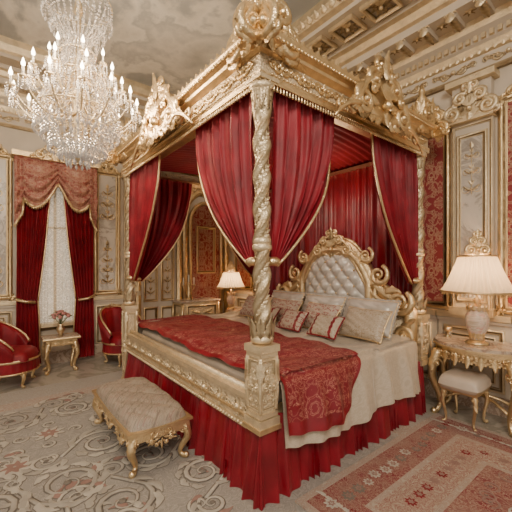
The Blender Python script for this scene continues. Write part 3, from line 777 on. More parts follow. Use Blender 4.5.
for k in range(n):
    c=-fw/2+fw*(k+.5)/n
    Mk=M@T(c,.545,0)
    for f in(1,-1):
        Q=Mk if f==1 else Mk@FX
        spiral(mb,Q,.050,0,.040,pi,1.5,1,.011,0,5); spiral(mb,Q,.098,-.01,.028,pi,1.3,-1,.009,0,5); leaf(mb,Q,0,-.03,.5,.11,.022,0); leaf(mb,Q,.03,.03,-.2,.08,.018,0)
    mb.ball((0,0,.01),.022,0,Mk); leaf(mb,Mk,0,0,pi/2,.06,.02,0); leaf(mb,Mk,0,0,-pi/2,.07,.024,0)
for k in range(70): mb.ball((-.07,.10+ (BY-.2)*k/69,.45),.012,0,None,6,4)
make('footboard',mb,[GOLDP,GOLDC],bed,label='low carved gilt footboard')
mb=MB(); mb.box((BX/2+.02,BY/2,.60),(BX-.2,BY-.16,.18)); make('mattress',mb,[IVORY],bed,bevel=.04)

# headboard
HY=.98; HW=.96
def htop(s):
    a=abs(s)
    return 1.04+.30*(1-a**2.2)+.42*math.exp(-(a/.50)**4)
hb=MB()
ns=60
vs=[]
for k in range(ns+1):
    s=-1+2*k/ns
    for x in(0,.07):
        vs.append((x,s*HW,.55)); vs.append((x,s*HW,htop(s)))
fs=[]
for k in range(ns):
    o=k*4;q=o+4
    fs+=[(o,q,q+1,o+1),(o+2,o+3,q+3,q+2),(o+1,q+1,q+3,o+3)]
hb.add(vs,fs,1,True)
fr=frame((0,0,0),(-1,0,0))
top=[(s*HW,htop(s),.0) for s in [-1+2*k/60 for k in range(61)]]
hb.tube([(-HW,.55,0)]+top+[(HW,.55,0)],.07,8,0,fr)
hb.tube([(x*.90,y*.94+.02,.05) for x,y,z in top],.028,6,0,fr)
hb.tube([(x*1.02,y+.07,.0) for x,y,z in top[6:-6]],.026,6,0,fr)
for f in(1,-1):
    Q=fr if f==1 else fr@FX
    spiral(hb,Q,.88,1.12,.13,1.0,1.8,-1,.036,0,8,.9,.04); spiral(hb,Q,.64,1.40,.11,1.2,1.7,-1,.030,0,8,.9,.04)
    spiral(hb,Q,.48,1.62,.09,1.2,1.6,-1,.025,0,8,.9,.04); spiral(hb,Q,.91,.78,.10,-1.0,1.6,1,.030,0,8,.9,.04)
    for x,y,a,l,bd_ in((.88,.72,1.5,.30,-.5),(.80,.95,1.8,.26,-.6),(.54,1.28,.9,.18,-.8),(.40,1.54,1.0,.16,-.8),(.72,1.2,.9,.18,-.8),(.60,.95,1.9,.30,-.3)):
        leaf(hb,Q,x,y,a,l,.05,0,.05,lift=.05,bend=bd_)
cartouche(hb,fr@T(0,1.62,.04),.66,.36,0,.05)
cushion=MB()
cw=.48
def ctop(s): return .62+1.06*(1-.36*abs(s)**3)
def cu(u,v):
    s=u*2-1; zt=ctop(s)
    z=.70+(zt-.70)*v; y=s*cw
    e=(1-abs(s)**5)*(1-abs(2*v-1)**6)
    a=(y+ (z-.70)*.9)/.17; b2=(y-(z-.70)*.9)/.17
    tf=abs(sin(pi*a))**.5*abs(sin(pi*b2))**.5
    return (-(.03+e*(.05+.06*tf)),y,z)
cushion.grid(cu,70,70,0)
cush_pts=[(cu(0,k/10)) for k in range(11)]+[cu(k/20,1) for k in range(1,21)]+[cu(1,1-k/10) for k in range(1,11)]
hb.tube([(p[0]+-.02,p[1]*1.06,p[2]+.02) for p in cush_pts],.042,8,0,up=(1,0,0))
for i in range(-5,6):
    for j in range(0,14):
        y=(i)*.17/2; z=.70+ (j*.17/2)/.9
        if (i+j)%2==0 and abs(y)<cw*.85 and z<ctop(y/cw)-.08 and z>.74:
            cushion.ball((-.088,y,z),.014,1,None,6,4)
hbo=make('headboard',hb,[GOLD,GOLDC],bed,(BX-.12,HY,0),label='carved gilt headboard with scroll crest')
make('headboard_cushion',cushion,[SILVER,GOLD],hbo,label='tufted silver satin headboard cushion')

# ------------------------------------------------------------------ bedding
def sheet(x0,x1f,zt,ya,yb,hemn,hemf,r,off,mat=0,nx=60,ny=120,fold=.012,seed=0,foot=None,border=None,spread=.06,ff=15):
    mb=MB()
    ln_n=zt-hemn; ln_f=zt-hemf; W=yb-ya; tot=ln_n+W+ln_f
    def fn(u,v):
        s=v*tot; x1=x1f(s,ln_n); x=x0+(x1-x0)*u
        if s<ln_n:
            d=ln_n-s; k=d/ln_n
            z=zt-d
            sp=spread*k**.8
            fo=(fold*2.2*sin(x*ff+1.5*sin(x*4.3+seed)+.6*k)+fold*.9*sin(x*ff*2.3+seed))*min(1,k*1.6)
            y=ya-off-sp-fo
            z+=(.030*sin(x*5.2+seed)+.016*sin(x*ff+1.5*sin(x*4.3+seed)))*k
            if d<r: y=ya-off+ (r-math.sqrt(max(0,r*r-(r-d)**2)))-sp-fo
        elif s>ln_n+W:
            d=s-ln_n-W;k=d/ln_f; y=yb+off+.02*k+fold*2*sin(x*17)*k; z=zt-d
            if d<r: y=yb+off-(r-math.sqrt(max(0,r*r-(r-d)**2)))
        else:
            y=ya-off+(s-ln_n)/W*(W+2*off); z=zt
            e=min(s-ln_n,ln_n+W-s)
            if e<r: z=zt-(r-math.sqrt(max(0,r*r-(r-e)**2)))
        top=1 if ln_n<=s<=ln_n+W else 0
        z+=(.016*sin(x*7+y*3+seed)+.010*sin(y*9-x*5+seed*2)+.007*sin(y*19+x*13))*top
        z+=off*.6
        if foot is not None:
            d=foot-x
            if d>-.10 and top:
                q=(d+.10)/.16; z-=min(.12,.10*q*q)
        return (x,y,z)
    mt=mat
    if border: mt=lambda i,j:(1 if (i<border or i>=nx-border or j<border*1.2) else 0)
    mb.grid(fn,nx,ny,mt)
    return mb
TZ=.735
mb=sheet(.10,lambda s,l:1.95,TZ,.0,BY-.03,.26,.35,.06,.06,seed=1,foot=.10,nx=120,spread=.085,fold=.015)
make('coverlet',mb,[COVER],None,(0,0,0),'champagne silk coverlet draped low over the mattress','bedding')
def bx1(s,l):
    if s<l: return .60+.36*(s/l)**.6
    return .96+.10*sin((s-l)*1.3)
mb=sheet(.09,bx1,TZ,-.01,BY,.34,.45,.07,.085,seed=1,foot=.11,nx=60,border=2,spread=.085,fold=.015)
make('throw_blanket',mb,[DAM_B,RED2],None,(0,0,0),'red damask throw blanket across the bed foot','blanket')

def pillow(name,w,h,t,mats,loc,lean,yaw,label,ruffle=0,group=None,band=False):
    mb=MB()
    def f(sg):
        def fn(u,v):
            a=u*2-1;b=v*2-1
            x=a*w/2*(1-.06*(1-b*b)); y=b*h/2*(1-.06*(1-a*a))
            e=((1-a**4)*(1-b**4))**.55
            z=sg*t/2*e*(1-.15*sin(a*5+b*3)*.3)+.006*sin(a*9+b*14)*e
            return (x,y,z)
        return fn
    mt=(lambda i,j:1 if (i in(3,4,19,20)) else 0) if band else 0
    mb.grid(f(1),24,24,mt); mb.grid(f(-1),24,24,mt)
    rm=len(mats)-1
    n=88
    def per(k):
        q=(k%n)/n*4; s=int(q); r=q-s; r2=r*2-1
        return [(r2,-1),(1,r2),(-r2,1),(-1,-r2)][s]
    pts=[]
    for k in range(n+1):
        a,b=per(k); pts.append((a*w/2*(1-.06*(1-b*b)),b*h/2*(1-.06*(1-a*a)),0))
    mb.tube(pts,.009,5,rm)
    if ruffle:
        vs=[];fs=[]
        for k in range(n):
            a,b=per(k); p=pts[k]; l=math.hypot(a,b)
            vs.append(p); vs.append((p[0]+a/l*ruffle,p[1]+b/l*ruffle,.012*(1 if k%2 else -1)))
        for k in range(n): q=(k+1)%n; fs.append((2*k,2*q,2*q+1,2*k+1))
        mb.add(vs,fs,0,True)
    ob=make(name,mb,mats,None,loc,label,'pillow',group=group)
    ob.rotation_euler=(Matrix.Rotation(yaw,3,'Z')@Matrix(((0,0,-1),(-1,0,0),(0,1,0))).to_3x3()@Matrix.Rotation(-lean,3,'X')).to_euler()
    return ob
zt=TZ+.05
g='bed pillows'
for y in(.36,1.00,1.66):
    pillow('pillow',.60,.38,.18,[SILVER,GOLD],(1.75,y,zt+.180),.5,0,'large silver satin pillow against the headboard',.03,g)
for y in(.26,.84,1.44,2.02):
    pillow('pillow',.50,.33,.15,[PILG,GOLD] if y<.5 else [PILP,GOLD],(1.53,y,zt+.140),.60,.05*(1 if y>1 else -1),'gold patterned beige pillow with gold piping' if y<.5 else 'rose patterned beige pillow with gold piping',0,g)
for y,mt,lb in((.56,[PILG,RED2,RED],'gold patterned pillow with red stripes'),(1.04,[PILP,RED2,RED],'rose patterned pillow with red stripes'),(1.5,[PILG,RED2,RED],'gold patterned pillow with red stripes')):
    pillow('pillow',.36,.25,.12,mt,(1.30,y,zt+.10),.7,0,lb,0,g,band=len(mt)==3)

# ------------------------------------------------------------------ furniture kit
def cab_leg(h,out=.07,r=.03,mat=0):
    mb=MB(); pts=[];rad=[]
    for k in range(17):
        t=k/16; z=h*(1-t)
        x=out*(sin(pi*min(1,t*1.15))*1.0)*(1-.3*t)-out*.5*sin(pi*max(0,(t-.4)/.6))*.9+out*.6*max(0,t-.8)*4
        pts.append((x,0,max(z,.022))); rad.append(r*(1.25-.85*t+.35*max(0,(t-.85)/.15)))
    mb.tube(pts,rad,8,mat,up=(0,1,0))
    mb.ball((pts[-1][0]+.008,0,.024),r*.8,mat,None,8,5)
    M=frame((out*.75,0,h*.72),(1,0,.2)); leaf(mb,M,0,h*.14,-pi/2,h*.34,r*1.0,mat,.15)
    for f in(1,-1):
        spiral(mb,frame((out*.4,f*r*.8,h*.80),(0,f,0)),0,0,r*1.1,0,1.4,1,r*.28,mat,5)
    return mb
def tuft_cushion(w,d,h,z,mat=0,nt=(4,2),deep=.2):
    mb=MB()
    def sup(a,b): return a*math.sqrt(1-b*b*.14),b*math.sqrt(1-a*a*.14)
    def fn(u,v):
        a,b=u*2-1,v*2-1
        e=((1-abs(a)**6)*(1-abs(b)**6))**.4
        tf=abs(sin(pi*nt[0]*(u)+pi*nt[1]*v)*sin(pi*nt[0]*u-pi*nt[1]*v))**.4 if nt else 1
        x,y=sup(a,b)
        return (x*w/2,y*d/2,z+h*e*(1-deep+deep*tf))
    mb.grid(fn,64,44,mat)
    def fb(u,v):
        a,b=u*2-1,v*2-1; e=((1-abs(a)**6)*(1-abs(b)**6))**.4
        x,y=sup(a,b); return (x*w/2,y*d/2,z-.05*e)
    mb.grid(fb,20,14,mat)
    return mb
bl,bd=1.08,.48
bench=root('footstool_bench',(-.40,1.20,.013),'tufted taupe brocade bench with gilt legs at the bed foot','bench',rot=pi/2)
c=tuft_cushion(bl,bd,.115,.30,0,(4,2),.16); make('seat_cushion',c,[BRO],bench,label='tufted taupe floral brocade seat')
mb=MB()
mb.rect(-bl/2+.03,bl/2-.03,-bd/2+.03,bd/2-.03,[(-.02,.23),(0,.225),(.02,.24),(.015,.29),(.035,.30),(.035,.32),(-.02,.32)],0)
for (P,out,ln,n) in(((0,-bd/2+.03),(0,-1,0),bl,3),((0,bd/2-.03),(0,1,0),bl,3),((bl/2-.03,0),(1,0,0),bd,1),((-bl/2+.03,0),(-1,0,0),bd,1)):
    for k in range(n):
        M=frame((P[0],P[1],.24),out)@T((k-(n-1)/2)*ln*.28,0,.015)
        crest(mb,M@Matrix.Diagonal((1,-1,1,1)),.24,.09,0,.008,0)
        for f in(1,-1): spiral(mb,M if f==1 else M@FX,.06,.03,.028,pi,1.3,1,.007,0,5)
make('apron',mb,[GOLD],bench)
lg=make('leg',cab_leg(.29,.06,.032),[GOLD],bench,(bl/2-.06,bd/2-.06,0),rot=(0,0,pi/4))
for sx,sy in((-1,1),(-1,-1),(1,-1)): dup(lg,bench,(sx*(bl/2-.06),sy*(bd/2-.06),0),(0,0,math.atan2(sy,sx)))

def nightstand(loc,w,d,h,label,rotz):
    r=root('nightstand',loc,label,'side table',rot=rotz)
    def out(n=28,s=1.0):
        return [(d*s*(sin(pi*k/n))**.7, w/2*s*-cos(pi*k/n)) for k in range(n+1)]
    mb=MB()
    def slab(s,z0,z1,mat):
        o=out(28,s); vs=[(x,y,z0) for x,y in o]+[(x,y,z1) for x,y in o]; n=len(o)
        fs=[tuple(range(n))[::-1],tuple(range(n,2*n))]+[(i,(i+1)%n,n+(i+1)%n,n+i) for i in range(n)]
        mb.add(vs,fs,mat,False)
    slab(1.0,h-.03,h,1); slab(1.03,h-.045,h-.028,0)
    make('table_top',mb,[GOLD,MARBT],r,label='marble top with gilt edge')
    mb=MB(); slab(.94,h-.15,h-.046,0)
    o=out(12,.95)
    for k in range(1,12):
        x,y=o[k]; nx,ny=x/d**2,y/(w/2)**2; l=math.hypot(nx,ny) or 1
        M=frame((x,y,h-.10),(nx/l,ny/l,0))
        for f in(1,-1): spiral(mb,M if f==1 else M@FX,.028,0,.022,pi,1.3,1,.009,0,5)
        leaf(mb,M,0,.02,-pi/2,.12,.028,0); mb.ball((0,0,.005),.012,0,M,6,4)
    for x,y in out(36,.96): mb.ball((x,y,h-.155),.011,0,None,6,4)
    make('apron',mb,[GOLD],r,label='carved gilt apron')
    l0=None
    for x,y,a in((d*.72,w*.36,.8),(d*.72,-w*.36,-.8),(.07,w*.38,1.2),(.07,-w*.38,-1.2)):
        if l0 is None: l0=make('leg',cab_leg(h-.10,.08,.042),[GOLD],r,(x,y,0),rot=(0,0,a))
        else: dup(l0,r,(x,y,0),(0,0,a))
    mb=MB()
    for sy in(1,-1): mb.tube([(d*.75,sy*w*.38,.16),(d*.5,sy*w*.18,.22),(d*.42,0,.26)],.015,6,0)
    for sy in(1,-1): mb.tube([(.09,sy*w*.36,.16),(d*.25,sy*w*.18,.22),(d*.42,0,.26)],.015,6,0)
    mb.lathe([(.02,.23),(.045,.26),(.03,.30),(.04,.33),(.01,.36)],12,0,T(d*.42,0,0))
    make('stretcher',mb,[GOLD],r)
    return r
nightstand((HX-.09,-.47,.0),.84,.50,.75,'gilt half-round nightstand with marble top near the wall',pi)
nightstand((HX-.09,3.44,.0),.82,.50,.68,'gilt half-round nightstand on the far side of the bed',pi)

cm=root('gilt_commode',(1.66,LY-.30,0),'ornate gilt commode with drawers below the arched niche','chest of drawers')
mb=MB(); mb.box((0,0,.52),(.74,.38,.62),1)
for sx in(-1,1):
    for sy in(-1,1): mb.tube([(sx*.36,sy*.18,.2),(sx*.385,sy*.195,.6),(sx*.365,sy*.185,.82)],[.022,.03,.026],8,0)
wframe(mb,frame((-.372,0,.22),(-1,0,0)),-.16,.16,.03,.58,.8,0)
cartouche(mb,frame((-.372,0,.30),(-1,0,0)),.26,.36,0,.02)
crest(mb,frame((0,-.195,.22),(0,-1,0))@Matrix.Diagonal((1,-1,1,1)),.5,.12,0,.010)
make('body',mb,[GOLD,GOLDC],cm)
for k in range(2):
    mb=MB(); mb.box((0,0,0),(.64,.025,.26),1); wframe(mb,frame((0,-.012,0),(0,-1,0)),-.31,.31,-.12,.12,.7,0)
    for f in(1,-1):
        M=frame((0,-.012,0),(0,-1,0)); Q=M if f==1 else M@FX
        spiral(mb,Q,.18,0,.06,pi,1.5,1,.011,0,6); leaf(mb,Q,.04,-.03,.3,.14,.03,0)
    dw=make('drawer',mb,[GOLD,GOLDC],cm,(0,-.20,.37+.29*k))
    for sx in(-1,1):
        mb=MB(); mb.ball((0,0,0),.018,0); mb.tube([(-.03,-.01,0),(0,-.02,-.035),(.03,-.01,0)],.006,6,0,up=(0,1,0)); make('handle',mb,[GOLD],dw,(sx*.10,-.03,0))
lg=make('leg',cab_leg(.24,.05,.034),[GOLD],cm,(.33,.14,0),rot=(0,0,pi/4))
for sx,sy in((-1,1),(-1,-1),(1,-1)): dup(lg,cm,(sx*.33,sy*.14,0),(0,0,math.atan2(sy,sx)))
mb=MB(); mb.box((0,0,.85),(.82,.44,.035),0); make('commode_top',mb,[MARBT],cm,label='marble slab top',bevel=.008)
cdl=root('candelabrum',(1.50,LY-.30,.868),'three-branched gilt candelabrum on the commode','candelabrum')
mb=MB(); mb.lathe([(.07,0),(.07,.012),(.03,.03),(.02,.06),(.035,.10),(.015,.15),(.02,.24),(.01,.30),(.03,.33)],16,0)
for f in(1,-1): mb.tube([(0,0,.20),(f*.06,0,.17),(f*.11,0,.20),(f*.11,0,.25)],[.009]*4,6,0,up=(0,1,0)); mb.lathe([(.01,.25),(.028,.265),(.03,.28)],10,0,T(f*.11,0,0))
make('candelabrum_stem',mb,[GOLD],cdl)
mb=MB(); mb.lathe([(.011,0),(.011,.13),(.002,.14)],8,0); c0=make('candle',mb,[WAX],cdl,(0,0,.33))
for f in(1,-1): dup(c0,cdl,(f*.11,0,.28))

def lamp(loc,sc,label,power,rb,rt,hs):
    r=root('table_lamp',loc,label,'lamp')
    h=.37*sc
    mb=MB()
    mb.lathe([(.10*sc,0),(.10*sc,.015*sc),(.07*sc,.03*sc),(.06*sc,.045*sc)],24,1)
    mb.lathe([(.055*sc,.045*sc),(.05*sc,.07*sc),(.085*sc,.14*sc),(.105*sc,.22*sc),(.10*sc,.28*sc),(.075*sc,.33*sc),(.085*sc,.36*sc),(.09*sc,h)],28,0)
    for k in range(12):
        a=2*pi*k/12; leaf(mb,frame((.055*sc*cos(a),.055*sc*sin(a),.05*sc),(cos(a),sin(a),0)),0,0,pi/2,.09*sc,.018*sc,1,.3)
        leaf(mb,frame((.08*sc*cos(a),.08*sc*sin(a),.33*sc),(cos(a),sin(a),0)),0,0,pi/2,.06*sc,.02*sc,1,.3)
    make('lamp_base',mb,[PORC,GOLD],r,label='patterned porcelain urn with gilt leaves')
    mb=MB(); zs=h+.15*sc
    mb.lathe([(.03*sc,h-.02),(.02*sc,h+.03*sc),(.035*sc,h+.06*sc),(.012*sc,h+.09*sc),(.012*sc,zs+hs+.02)],12,0)
    for k in range(3):
        a=2*pi*k/3; mb.tube([(0,0,zs+hs-.02),(rt*.98*cos(a),rt*.98*sin(a),zs+hs-.02)],.004,4,0)
    make('pole',mb,[GOLD],r)
    mb=MB(); npl=30
    def sf(u,v):
        a=2*pi*u; rr_=rb+(rt-rb)*(v**.75); rr_*=1+.055*cos(npl*a)
        return (rr_*cos(a),rr_*sin(a),zs+hs*v)
    mb.grid(sf,npl*8,8,0,closeu=True)
    mb.tube([(rb*1.03*cos(2*pi*k/48),rb*1.03*sin(2*pi*k/48),zs) for k in range(49)],.011,6,1)
    mb.tube([(rt*1.03*cos(2*pi*k/32),rt*1.03*sin(2*pi*k/32),zs+hs) for k in range(33)],.009,6,1)
    for k in range(60):
        a=2*pi*k/60; mb.lathe([(.003,-.035*sc),(.007,-.014),(.002,0)],4,1,T(rb*cos(a),rb*sin(a),zs))
    make('lamp_shade',mb,[SHADE,GOLD],r,label='pleated cream silk shade with gold trim')
    mb=MB()
    mb.lathe([(.02*sc,0),(.03*sc,.02*sc),(.012*sc,.05*sc),(.028*sc,.08*sc),(.008*sc,.12*sc)],12,0)
    cartouche(mb,frame((0,0,.0),(-.8,-.6,0)),.18*sc,.26*sc,0,.02)
    make('finial',mb,[GOLD],r,(0,0,zs+hs+.01))
    l=bpy.data.lights.new('bulb','POINT'); l.energy=power; l.color=(1,.69,.40); l.shadow_soft_size=.05
    lo=bpy.data.objects.new('bulb_light',l); COL.objects.link(lo); lo.parent=r; lo.location=(0,0,zs+hs*.45)
    return r
lamp((HX-.36,-.48,.75),.97,'table lamp with pleated cream shade and urn base',14,.30,.15,.34)
lamp((HX-.46,3.60,.68),.8,'smaller table lamp with glowing pleated shade',15,.26,.14,.29)

mb=MB(); mb.lathe([(.03,0),(.035,.004),(.01,.02),(.012,.05),(.04,.07),(.045,.10),(.03,.11)],16,0)
make('trinket_dish',mb,[GOLD],None,(HX-.24,-.17,.75),'small gilt footed dish on the nightstand','dish')

st=root('vanity_stool',(2.16,-.42,.0),'cream cushioned gilt stool tucked under the nightstand','stool')
c=tuft_cushion(.40,.36,.10,.38,0,None); make('seat_cushion',c,[IVORY],st)
mb=MB(); mb.rect(-.16,.16,-.15,.15,[(-.02,.33),(.0,.32),(.01,.35),(.02,.38),(-.02,.38)],0); make('apron',mb,[GOLD],st)
lg=make('leg',cab_leg(.36,.03,.02),[GOLD],st,(.13,.12,0),rot=(0,0,pi/4))
for sx,sy in((-1,1),(-1,-1),(1,-1)): dup(lg,st,(sx*.13,sy*.12,0),(0,0,math.atan2(sy,sx)))

def armchair(loc,rot,label):
    r=root('armchair',loc,label,'armchair',rot=rot,group='red velvet armchairs')
    mb=MB()
    def seat(u,v):
        a,b_=u*2-1,v*2-1; e=((1-a**4)*(1-b_**4))**.4
        return (a*.27*math.sqrt(1-b_*b_*.25),b_*.28*math.sqrt(1-a*a*.25),.34+.13*e)
    mb.grid(seat,24,24,0)
    make('seat',mb,[RED],r,label='red velvet seat cushion')
    mb=MB()
    def body(u,v):
        a=2*pi*u; rr_=.30+.01*sin(24*a)*v
        return (rr_*cos(a)*.98,rr_*sin(a),.36-.16*v)
    mb.grid(body,96,6,0,closeu=True)
    mb.lathe([(.305,.36),(.315,.345),(.305,.33)],32,1,caps=False)
    mb.tube([(.30*cos(2*pi*k/40),.305*sin(2*pi*k/40),.20) for k in range(41)],.012,5,1)
    make('seat_rail',mb,[RED2,GOLD],r)
    mb=MB()
    def top(s): return .46+.36*(cos(s*pi/2)**.8 if abs(s)<1 else 0)
    def back(u,v):
        s=u*2-1; a=pi+s*pi*.62; h=top(s)
        prof=[(.25,.34),(.245,h-.03),(.255,h),(.28,h+.02),(.31,h),(.33,h-.04),(.305,.34)]
        k=v*(len(prof)-1); i=min(int(k),len(prof)-2); f=k-i
        rr_=prof[i][0]*(1-f)+prof[i+1][0]*f; z=prof[i][1]*(1-f)+prof[i+1][1]*f
        bul=.02*sin(pi*min(1,v*2.2))*abs(sin(s*pi*4)) if v<.35 else 0
        lean=(z-.34)*.18
        return ((rr_-bul+lean)*cos(a),(rr_-bul+lean*.6)*sin(a),z)
    mb.grid(back,48,18,0)
    pts=[back(k/48,.52) for k in range(49)]
    mb.tube([(p[0],p[1],p[2]+.012) for p in pts],.014,6,1)
    crest(mb,frame((pts[24][0]+.01,0,top(0)+.0),(1,0,0)),.22,.10,1,.008)
    make('backrest',mb,[RED,GOLD],r,label='curved red velvet back with gilt edge')
    lg=make('leg',cab_leg(.22,.03,.024),[GOLD],r,(.18,.18,0),rot=(0,0,pi/4))
    for sx,sy in((-1,1),(-1,-1),(1,-1)): dup(lg,r,(sx*.18,sy*.18,0),(0,0,math.atan2(sy,sx)))
armchair((-1.20,3.52,0.0),-.35,'round red velvet armchair with gilt trim near the window')
armchair((.22,3.66,0.0),-1.3,'red velvet armchair between window and bed')

tb=root('side_table',(-.62,3.80,0),'low gilt side table beneath the window','side table')
mb=MB(); mb.box((0,0,.48),(.46,.34,.03),1); mb.rect(-.2,.2,-.14,.14,[(-.01,.465),(.03,.465),(.035,.48),(.03,.497)],0)
make('table_top',mb,[GOLD,MARBT],tb,bevel=.004)
mb=MB(); mb.box((0,0,.425),(.38,.26,.08),0)
for sx in(-1,0,1): crest(mb,frame((sx*.12,-.125,.39),(0,-1,0)),.12,.08,0,.006,0)
for sy in(-1,1): crest(mb,frame((sy*.185,0,.39),(sy,0,0)),.16,.08,0,.006,0)
make('apron',mb,[GOLD],tb)
lg=make('leg',cab_leg(.42,.05,.034),[GOLD],tb,(.16,.10,0),rot=(0,0,pi/4))
for sx,sy in((-1,1),(-1,-1),(1,-1)): dup(lg,tb,(sx*.16,sy*.10,0),(0,0,math.atan2(sy,sx)))
fv=root('flower_vase',(-.62,3.80,.497),'small gilt vase of pale roses on the side table','vase')
mb=MB(); mb.lathe([(.035,0),(.02,.02),(.05,.07),(.055,.11),(.03,.15),(.04,.17)],20,0); make('vase',mb,[GOLD],fv)
mb=MB(); rr=random.Random(3)
for k in range(22):
    a=rr.uniform(0,2*pi); e=rr.uniform(.1,1.3); rad=.11
    p=Vector((rad*sin(e)*cos(a),rad*sin(e)*sin(a),.24+rad*cos(e)))
    mb.tube([(0,0,.15),p[:]],.003,4,1)
    mb.ball(p[:],.026,0,None,7,5)
    M=frame(p[:],p.normalized()[:],(0,0,1) if abs(p.normalized().z)<.95 else (1,0,0)); rosette(mb,M@T(0,0,.012),0,0,.03,0,5)
    leaf(mb,M,0,-.02,rr.uniform(0,6),.05,.014,1)
make('bouquet',mb,[ROSE,DGREEN],fv,label='pale roses with green leaves')

# ------------------------------------------------------------------ chandelier
SC=.68; CHZ=3.64
ch=root('chandelier',(-.84,1.27,CHZ),'large crystal chandelier with candle lights hanging from the ceiling','chandelier')
ch.scale=(SC,SC,SC)
def Z(z): return z-CZ
mb=MB()
H2=(CZ-CHZ)/SC
mb.lathe([(.05,-.2),(.03,-.05),(.018,.1),(.018,H2*.5),(.04,H2*.55),(.018,H2*.6),(.018,H2-.15),(.07,H2-.12),(.16,H2-.05),(.18,H2)],20,0)
mb.lathe([(.05,Z(4.34)),(.03,Z(4.30)),(.025,Z(4.1)),(.06,Z(4.0)),(.03,Z(3.92)),(.04,Z(3.8)),(.10,Z(3.72)),(.05,Z(3.62)),(.035,Z(3.5)),(.07,Z(3.42)),(.11,Z(3.34)),(.06,Z(3.24)),(.04,Z(3.1)),(.09,Z(3.02)),(.05,Z(2.94)),(.03,Z(2.7)),(.05,Z(2.64)),(.01,Z(2.56))],20,0)
for r_,z in((.36,4.42),(.28,3.54),(.44,3.12),(.30,2.90),(.18,3.82)):
    mb.tube([(r_*cos(2*pi*k/48),r_*sin(2*pi*k/48),Z(z)) for k in range(49)],.008,6,0)
make('chandelier_stem',mb,[GOLDP],ch,label='gilt stem with crystal rings')
def armmesh(r1,z0,z1):
    mb=MB(); pts=[]
    for k in range(17):
        t=k/16; x=.05+(r1-.05)*t; z=z0+(z1-z0)*t-.20*sin(pi*t)*(1-.2*t)+.03*sin(2*pi*t)
        pts.append((x,0,z))
    mb.tube(pts,[.015*(1-.3*k/16) for k in range(17)],6,0,up=(0,1,0))
    spiral(mb,frame((r1*.55,0,z0-.02),(0,-1,0)),0,0,.05,0,1.4,1,.007,0,5)
    mb.lathe([(.006,z1),(.035,z1+.012),(.045,z1+.03),(.012,z1+.02)],10,0,T(r1,0,0))
    for k in range(7):
        a=2*pi*k/7
        for q in range(4): mb.ball((r1+.045*cos(a),.045*sin(a),z1-.01-q*.024),.009,1,None,4,2,1.5)
    for q in range(5): mb.ball((r1*.7,0,z0-.12-q*.03),.010,1,None,4,2,1.6)
    return mb
def candmesh():
    mb=MB(); mb.lathe([(.011,0),(.012,.09),(.010,.10)],8,0)
    mb.lathe([(.005,.10),(.017,.115),(.018,.135),(.009,.165),(.001,.19)],8,1); return mb
def tier(n,r1,z0,z1,ph):
    a0=make('arm',armmesh(r1,Z(z0),Z(z1)),[GOLDP,CRYS],ch,rot=(0,0,ph))
    c0=make('candle',candmesh(),[WAX,FLAME],a0,(r1,0,Z(z1)+.02))
    for k in range(1,n):
        a=dup(a0,ch,None,(0,0,ph+2*pi*k/n)); dup(c0,a)
tier(14,.64,3.12,3.20,.1); tier(10,.47,3.34,3.44,.3); tier(7,.29,3.60,3.68,.2)
mb=MB(); rr=random.Random(4)
def bead(p,s,e=1.4):
    x,y,z=p
    mb.add([(x+s,y,z),(x,y+s,z),(x-s,y,z),(x,y-s,z),(x,y,z+s*e),(x,y,z-s*e)],[(0,1,4),(1,2,4),(2,3,4),(3,0,4),(1,0,5),(2,1,5),(3,2,5),(0,3,5)],0,False)
def strand(r0,z0,r1,z1,a,sag,n,s=.011,tw=0):
    for k in range(n+1):
        t=k/n; r=r0+(r1-r0)*t; aa=a+tw*t; z=z0+(z1-z0)*t-sag*sin(pi*t)
        bead((r*cos(aa),r*sin(aa),Z(z)),s*(1+.4*rr.random()))
for k in range(25):
    a=2*pi*k/25
    strand(.36,4.42,.10,3.98,a,.10,18,.012)
    strand(.10,3.98,.18,3.82,a,.02,6,.011)
    strand(.10,3.90,.28,3.54,a,.07,14,.011)
    strand(.28,3.50,.44,3.12,a,.05,14,.011)
    strand(.44,3.10,.30,2.90,a,.06,10,.012); strand(.30,2.88,.05,2.62,a,.08,14,.013)
for r_,z,n,ln in((.36,4.40,34,.16),(.28,4.25,28,.16),(.20,4.1,20,.16),(.18,3.80,18,.14),(.28,3.50,30,.14),(.44,3.09,46,.18),(.37,3.0,36,.16),(.30,2.87,34,.16),(.20,2.76,24,.12),(.12,2.68,12,.12)):
    for k in range(n):
        a=2*pi*k/n
        for q in range(4): bead((r_*cos(a),r_*sin(a),Z(z-.02-q*ln/4)),.010)
        bead((r_*cos(a),r_*sin(a),Z(z-ln-.03)),.018,2)
for n,r_,z,sag in((14,.64,3.19,.12),(10,.47,3.43,.09),(7,.29,3.67,.07)):
    for k in range(n):
        a0=2*pi*k/n+.1
        for q in range(13):
            t=q/12; a=a0+2*pi/n*t; bead((r_*cos(a),r_*sin(a),Z(z-sag*sin(pi*t))),.010)
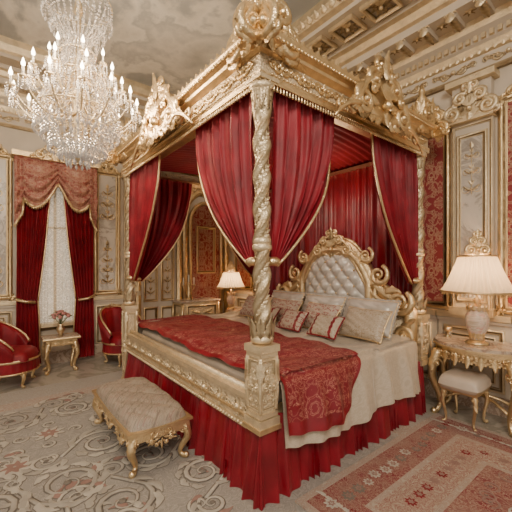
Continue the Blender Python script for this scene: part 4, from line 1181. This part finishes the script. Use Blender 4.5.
o=make('crystal_strands',mb,[CRYS],ch,label='strings of clear crystal beads and drops',kind='stuff',recalc=False)
for k in range(5):
    a=2*pi*k/5+.5
    l=bpy.data.lights.new('chandelier_glow','POINT'); l.energy=22; l.color=(1,.78,.54); l.shadow_soft_size=.10
    lo=bpy.data.objects.new('chandelier_glow',l); COL.objects.link(lo); lo.parent=ch; lo.location=(.78*cos(a),.78*sin(a),Z(3.45))

# ------------------------------------------------------------------ light & world
w=bpy.data.worlds.new('world'); scene.world=w; w.use_nodes=True; nt=w.node_tree; bg=nt.nodes['Background']
tc=N(nt,'ShaderNodeTexCoord'); sp=N(nt,'ShaderNodeSeparateXYZ'); L(nt,tc.outputs['Generated'],sp.inputs[0])
c=ramp(nt,math_(nt,'MULTIPLY_ADD',sp.outputs[2],.5,.5),[(.40,(.20,.16,.12)),(.52,(1.0,.88,.73)),(.66,(.48,.42,.35)),(1,(.22,.20,.17))])
L(nt,c,bg.inputs[0]); bg.inputs[1].default_value=1.4
def area(loc,target,size,e,colr):
    l=bpy.data.lights.new('soft_light','AREA'); l.energy=e; l.size=size; l.color=colr
    o=bpy.data.objects.new('soft_light',l); COL.objects.link(o); o.location=loc
    o.rotation_euler=(Vector(target)-Vector(loc)).to_track_quat('-Z','Y').to_euler()
area((-2.2,-2.8,3.9),(1,1.2,1),1.3,150,(1,.88,.73))  # added key light behind the camera, not a fixture of the room
for x,y in((1.65,.80),(1.4,2.0)):
    l=bpy.data.lights.new('canopy_fill','POINT'); l.energy=9; l.color=(1,.78,.56); l.shadow_soft_size=.15  # fill added to brighten lining and back curtain; the bed has no lamp here
    lo=bpy.data.objects.new('canopy_fill',l); COL.objects.link(lo); lo.parent=bed; lo.location=(x,y,2.30)

# ------------------------------------------------------------------ camera
cd=bpy.data.cameras.new('camera'); cam=bpy.data.objects.new('camera',cd); COL.objects.link(cam)
cam.location=(-1.359,-1.656,1.5); cam.rotation_euler=(pi/2,0,-math.atan2(.620,.784))
cd.sensor_width=36; cd.lens=330/512*36; cd.shift_y=10/512; cd.clip_start=.02
scene.camera=cam
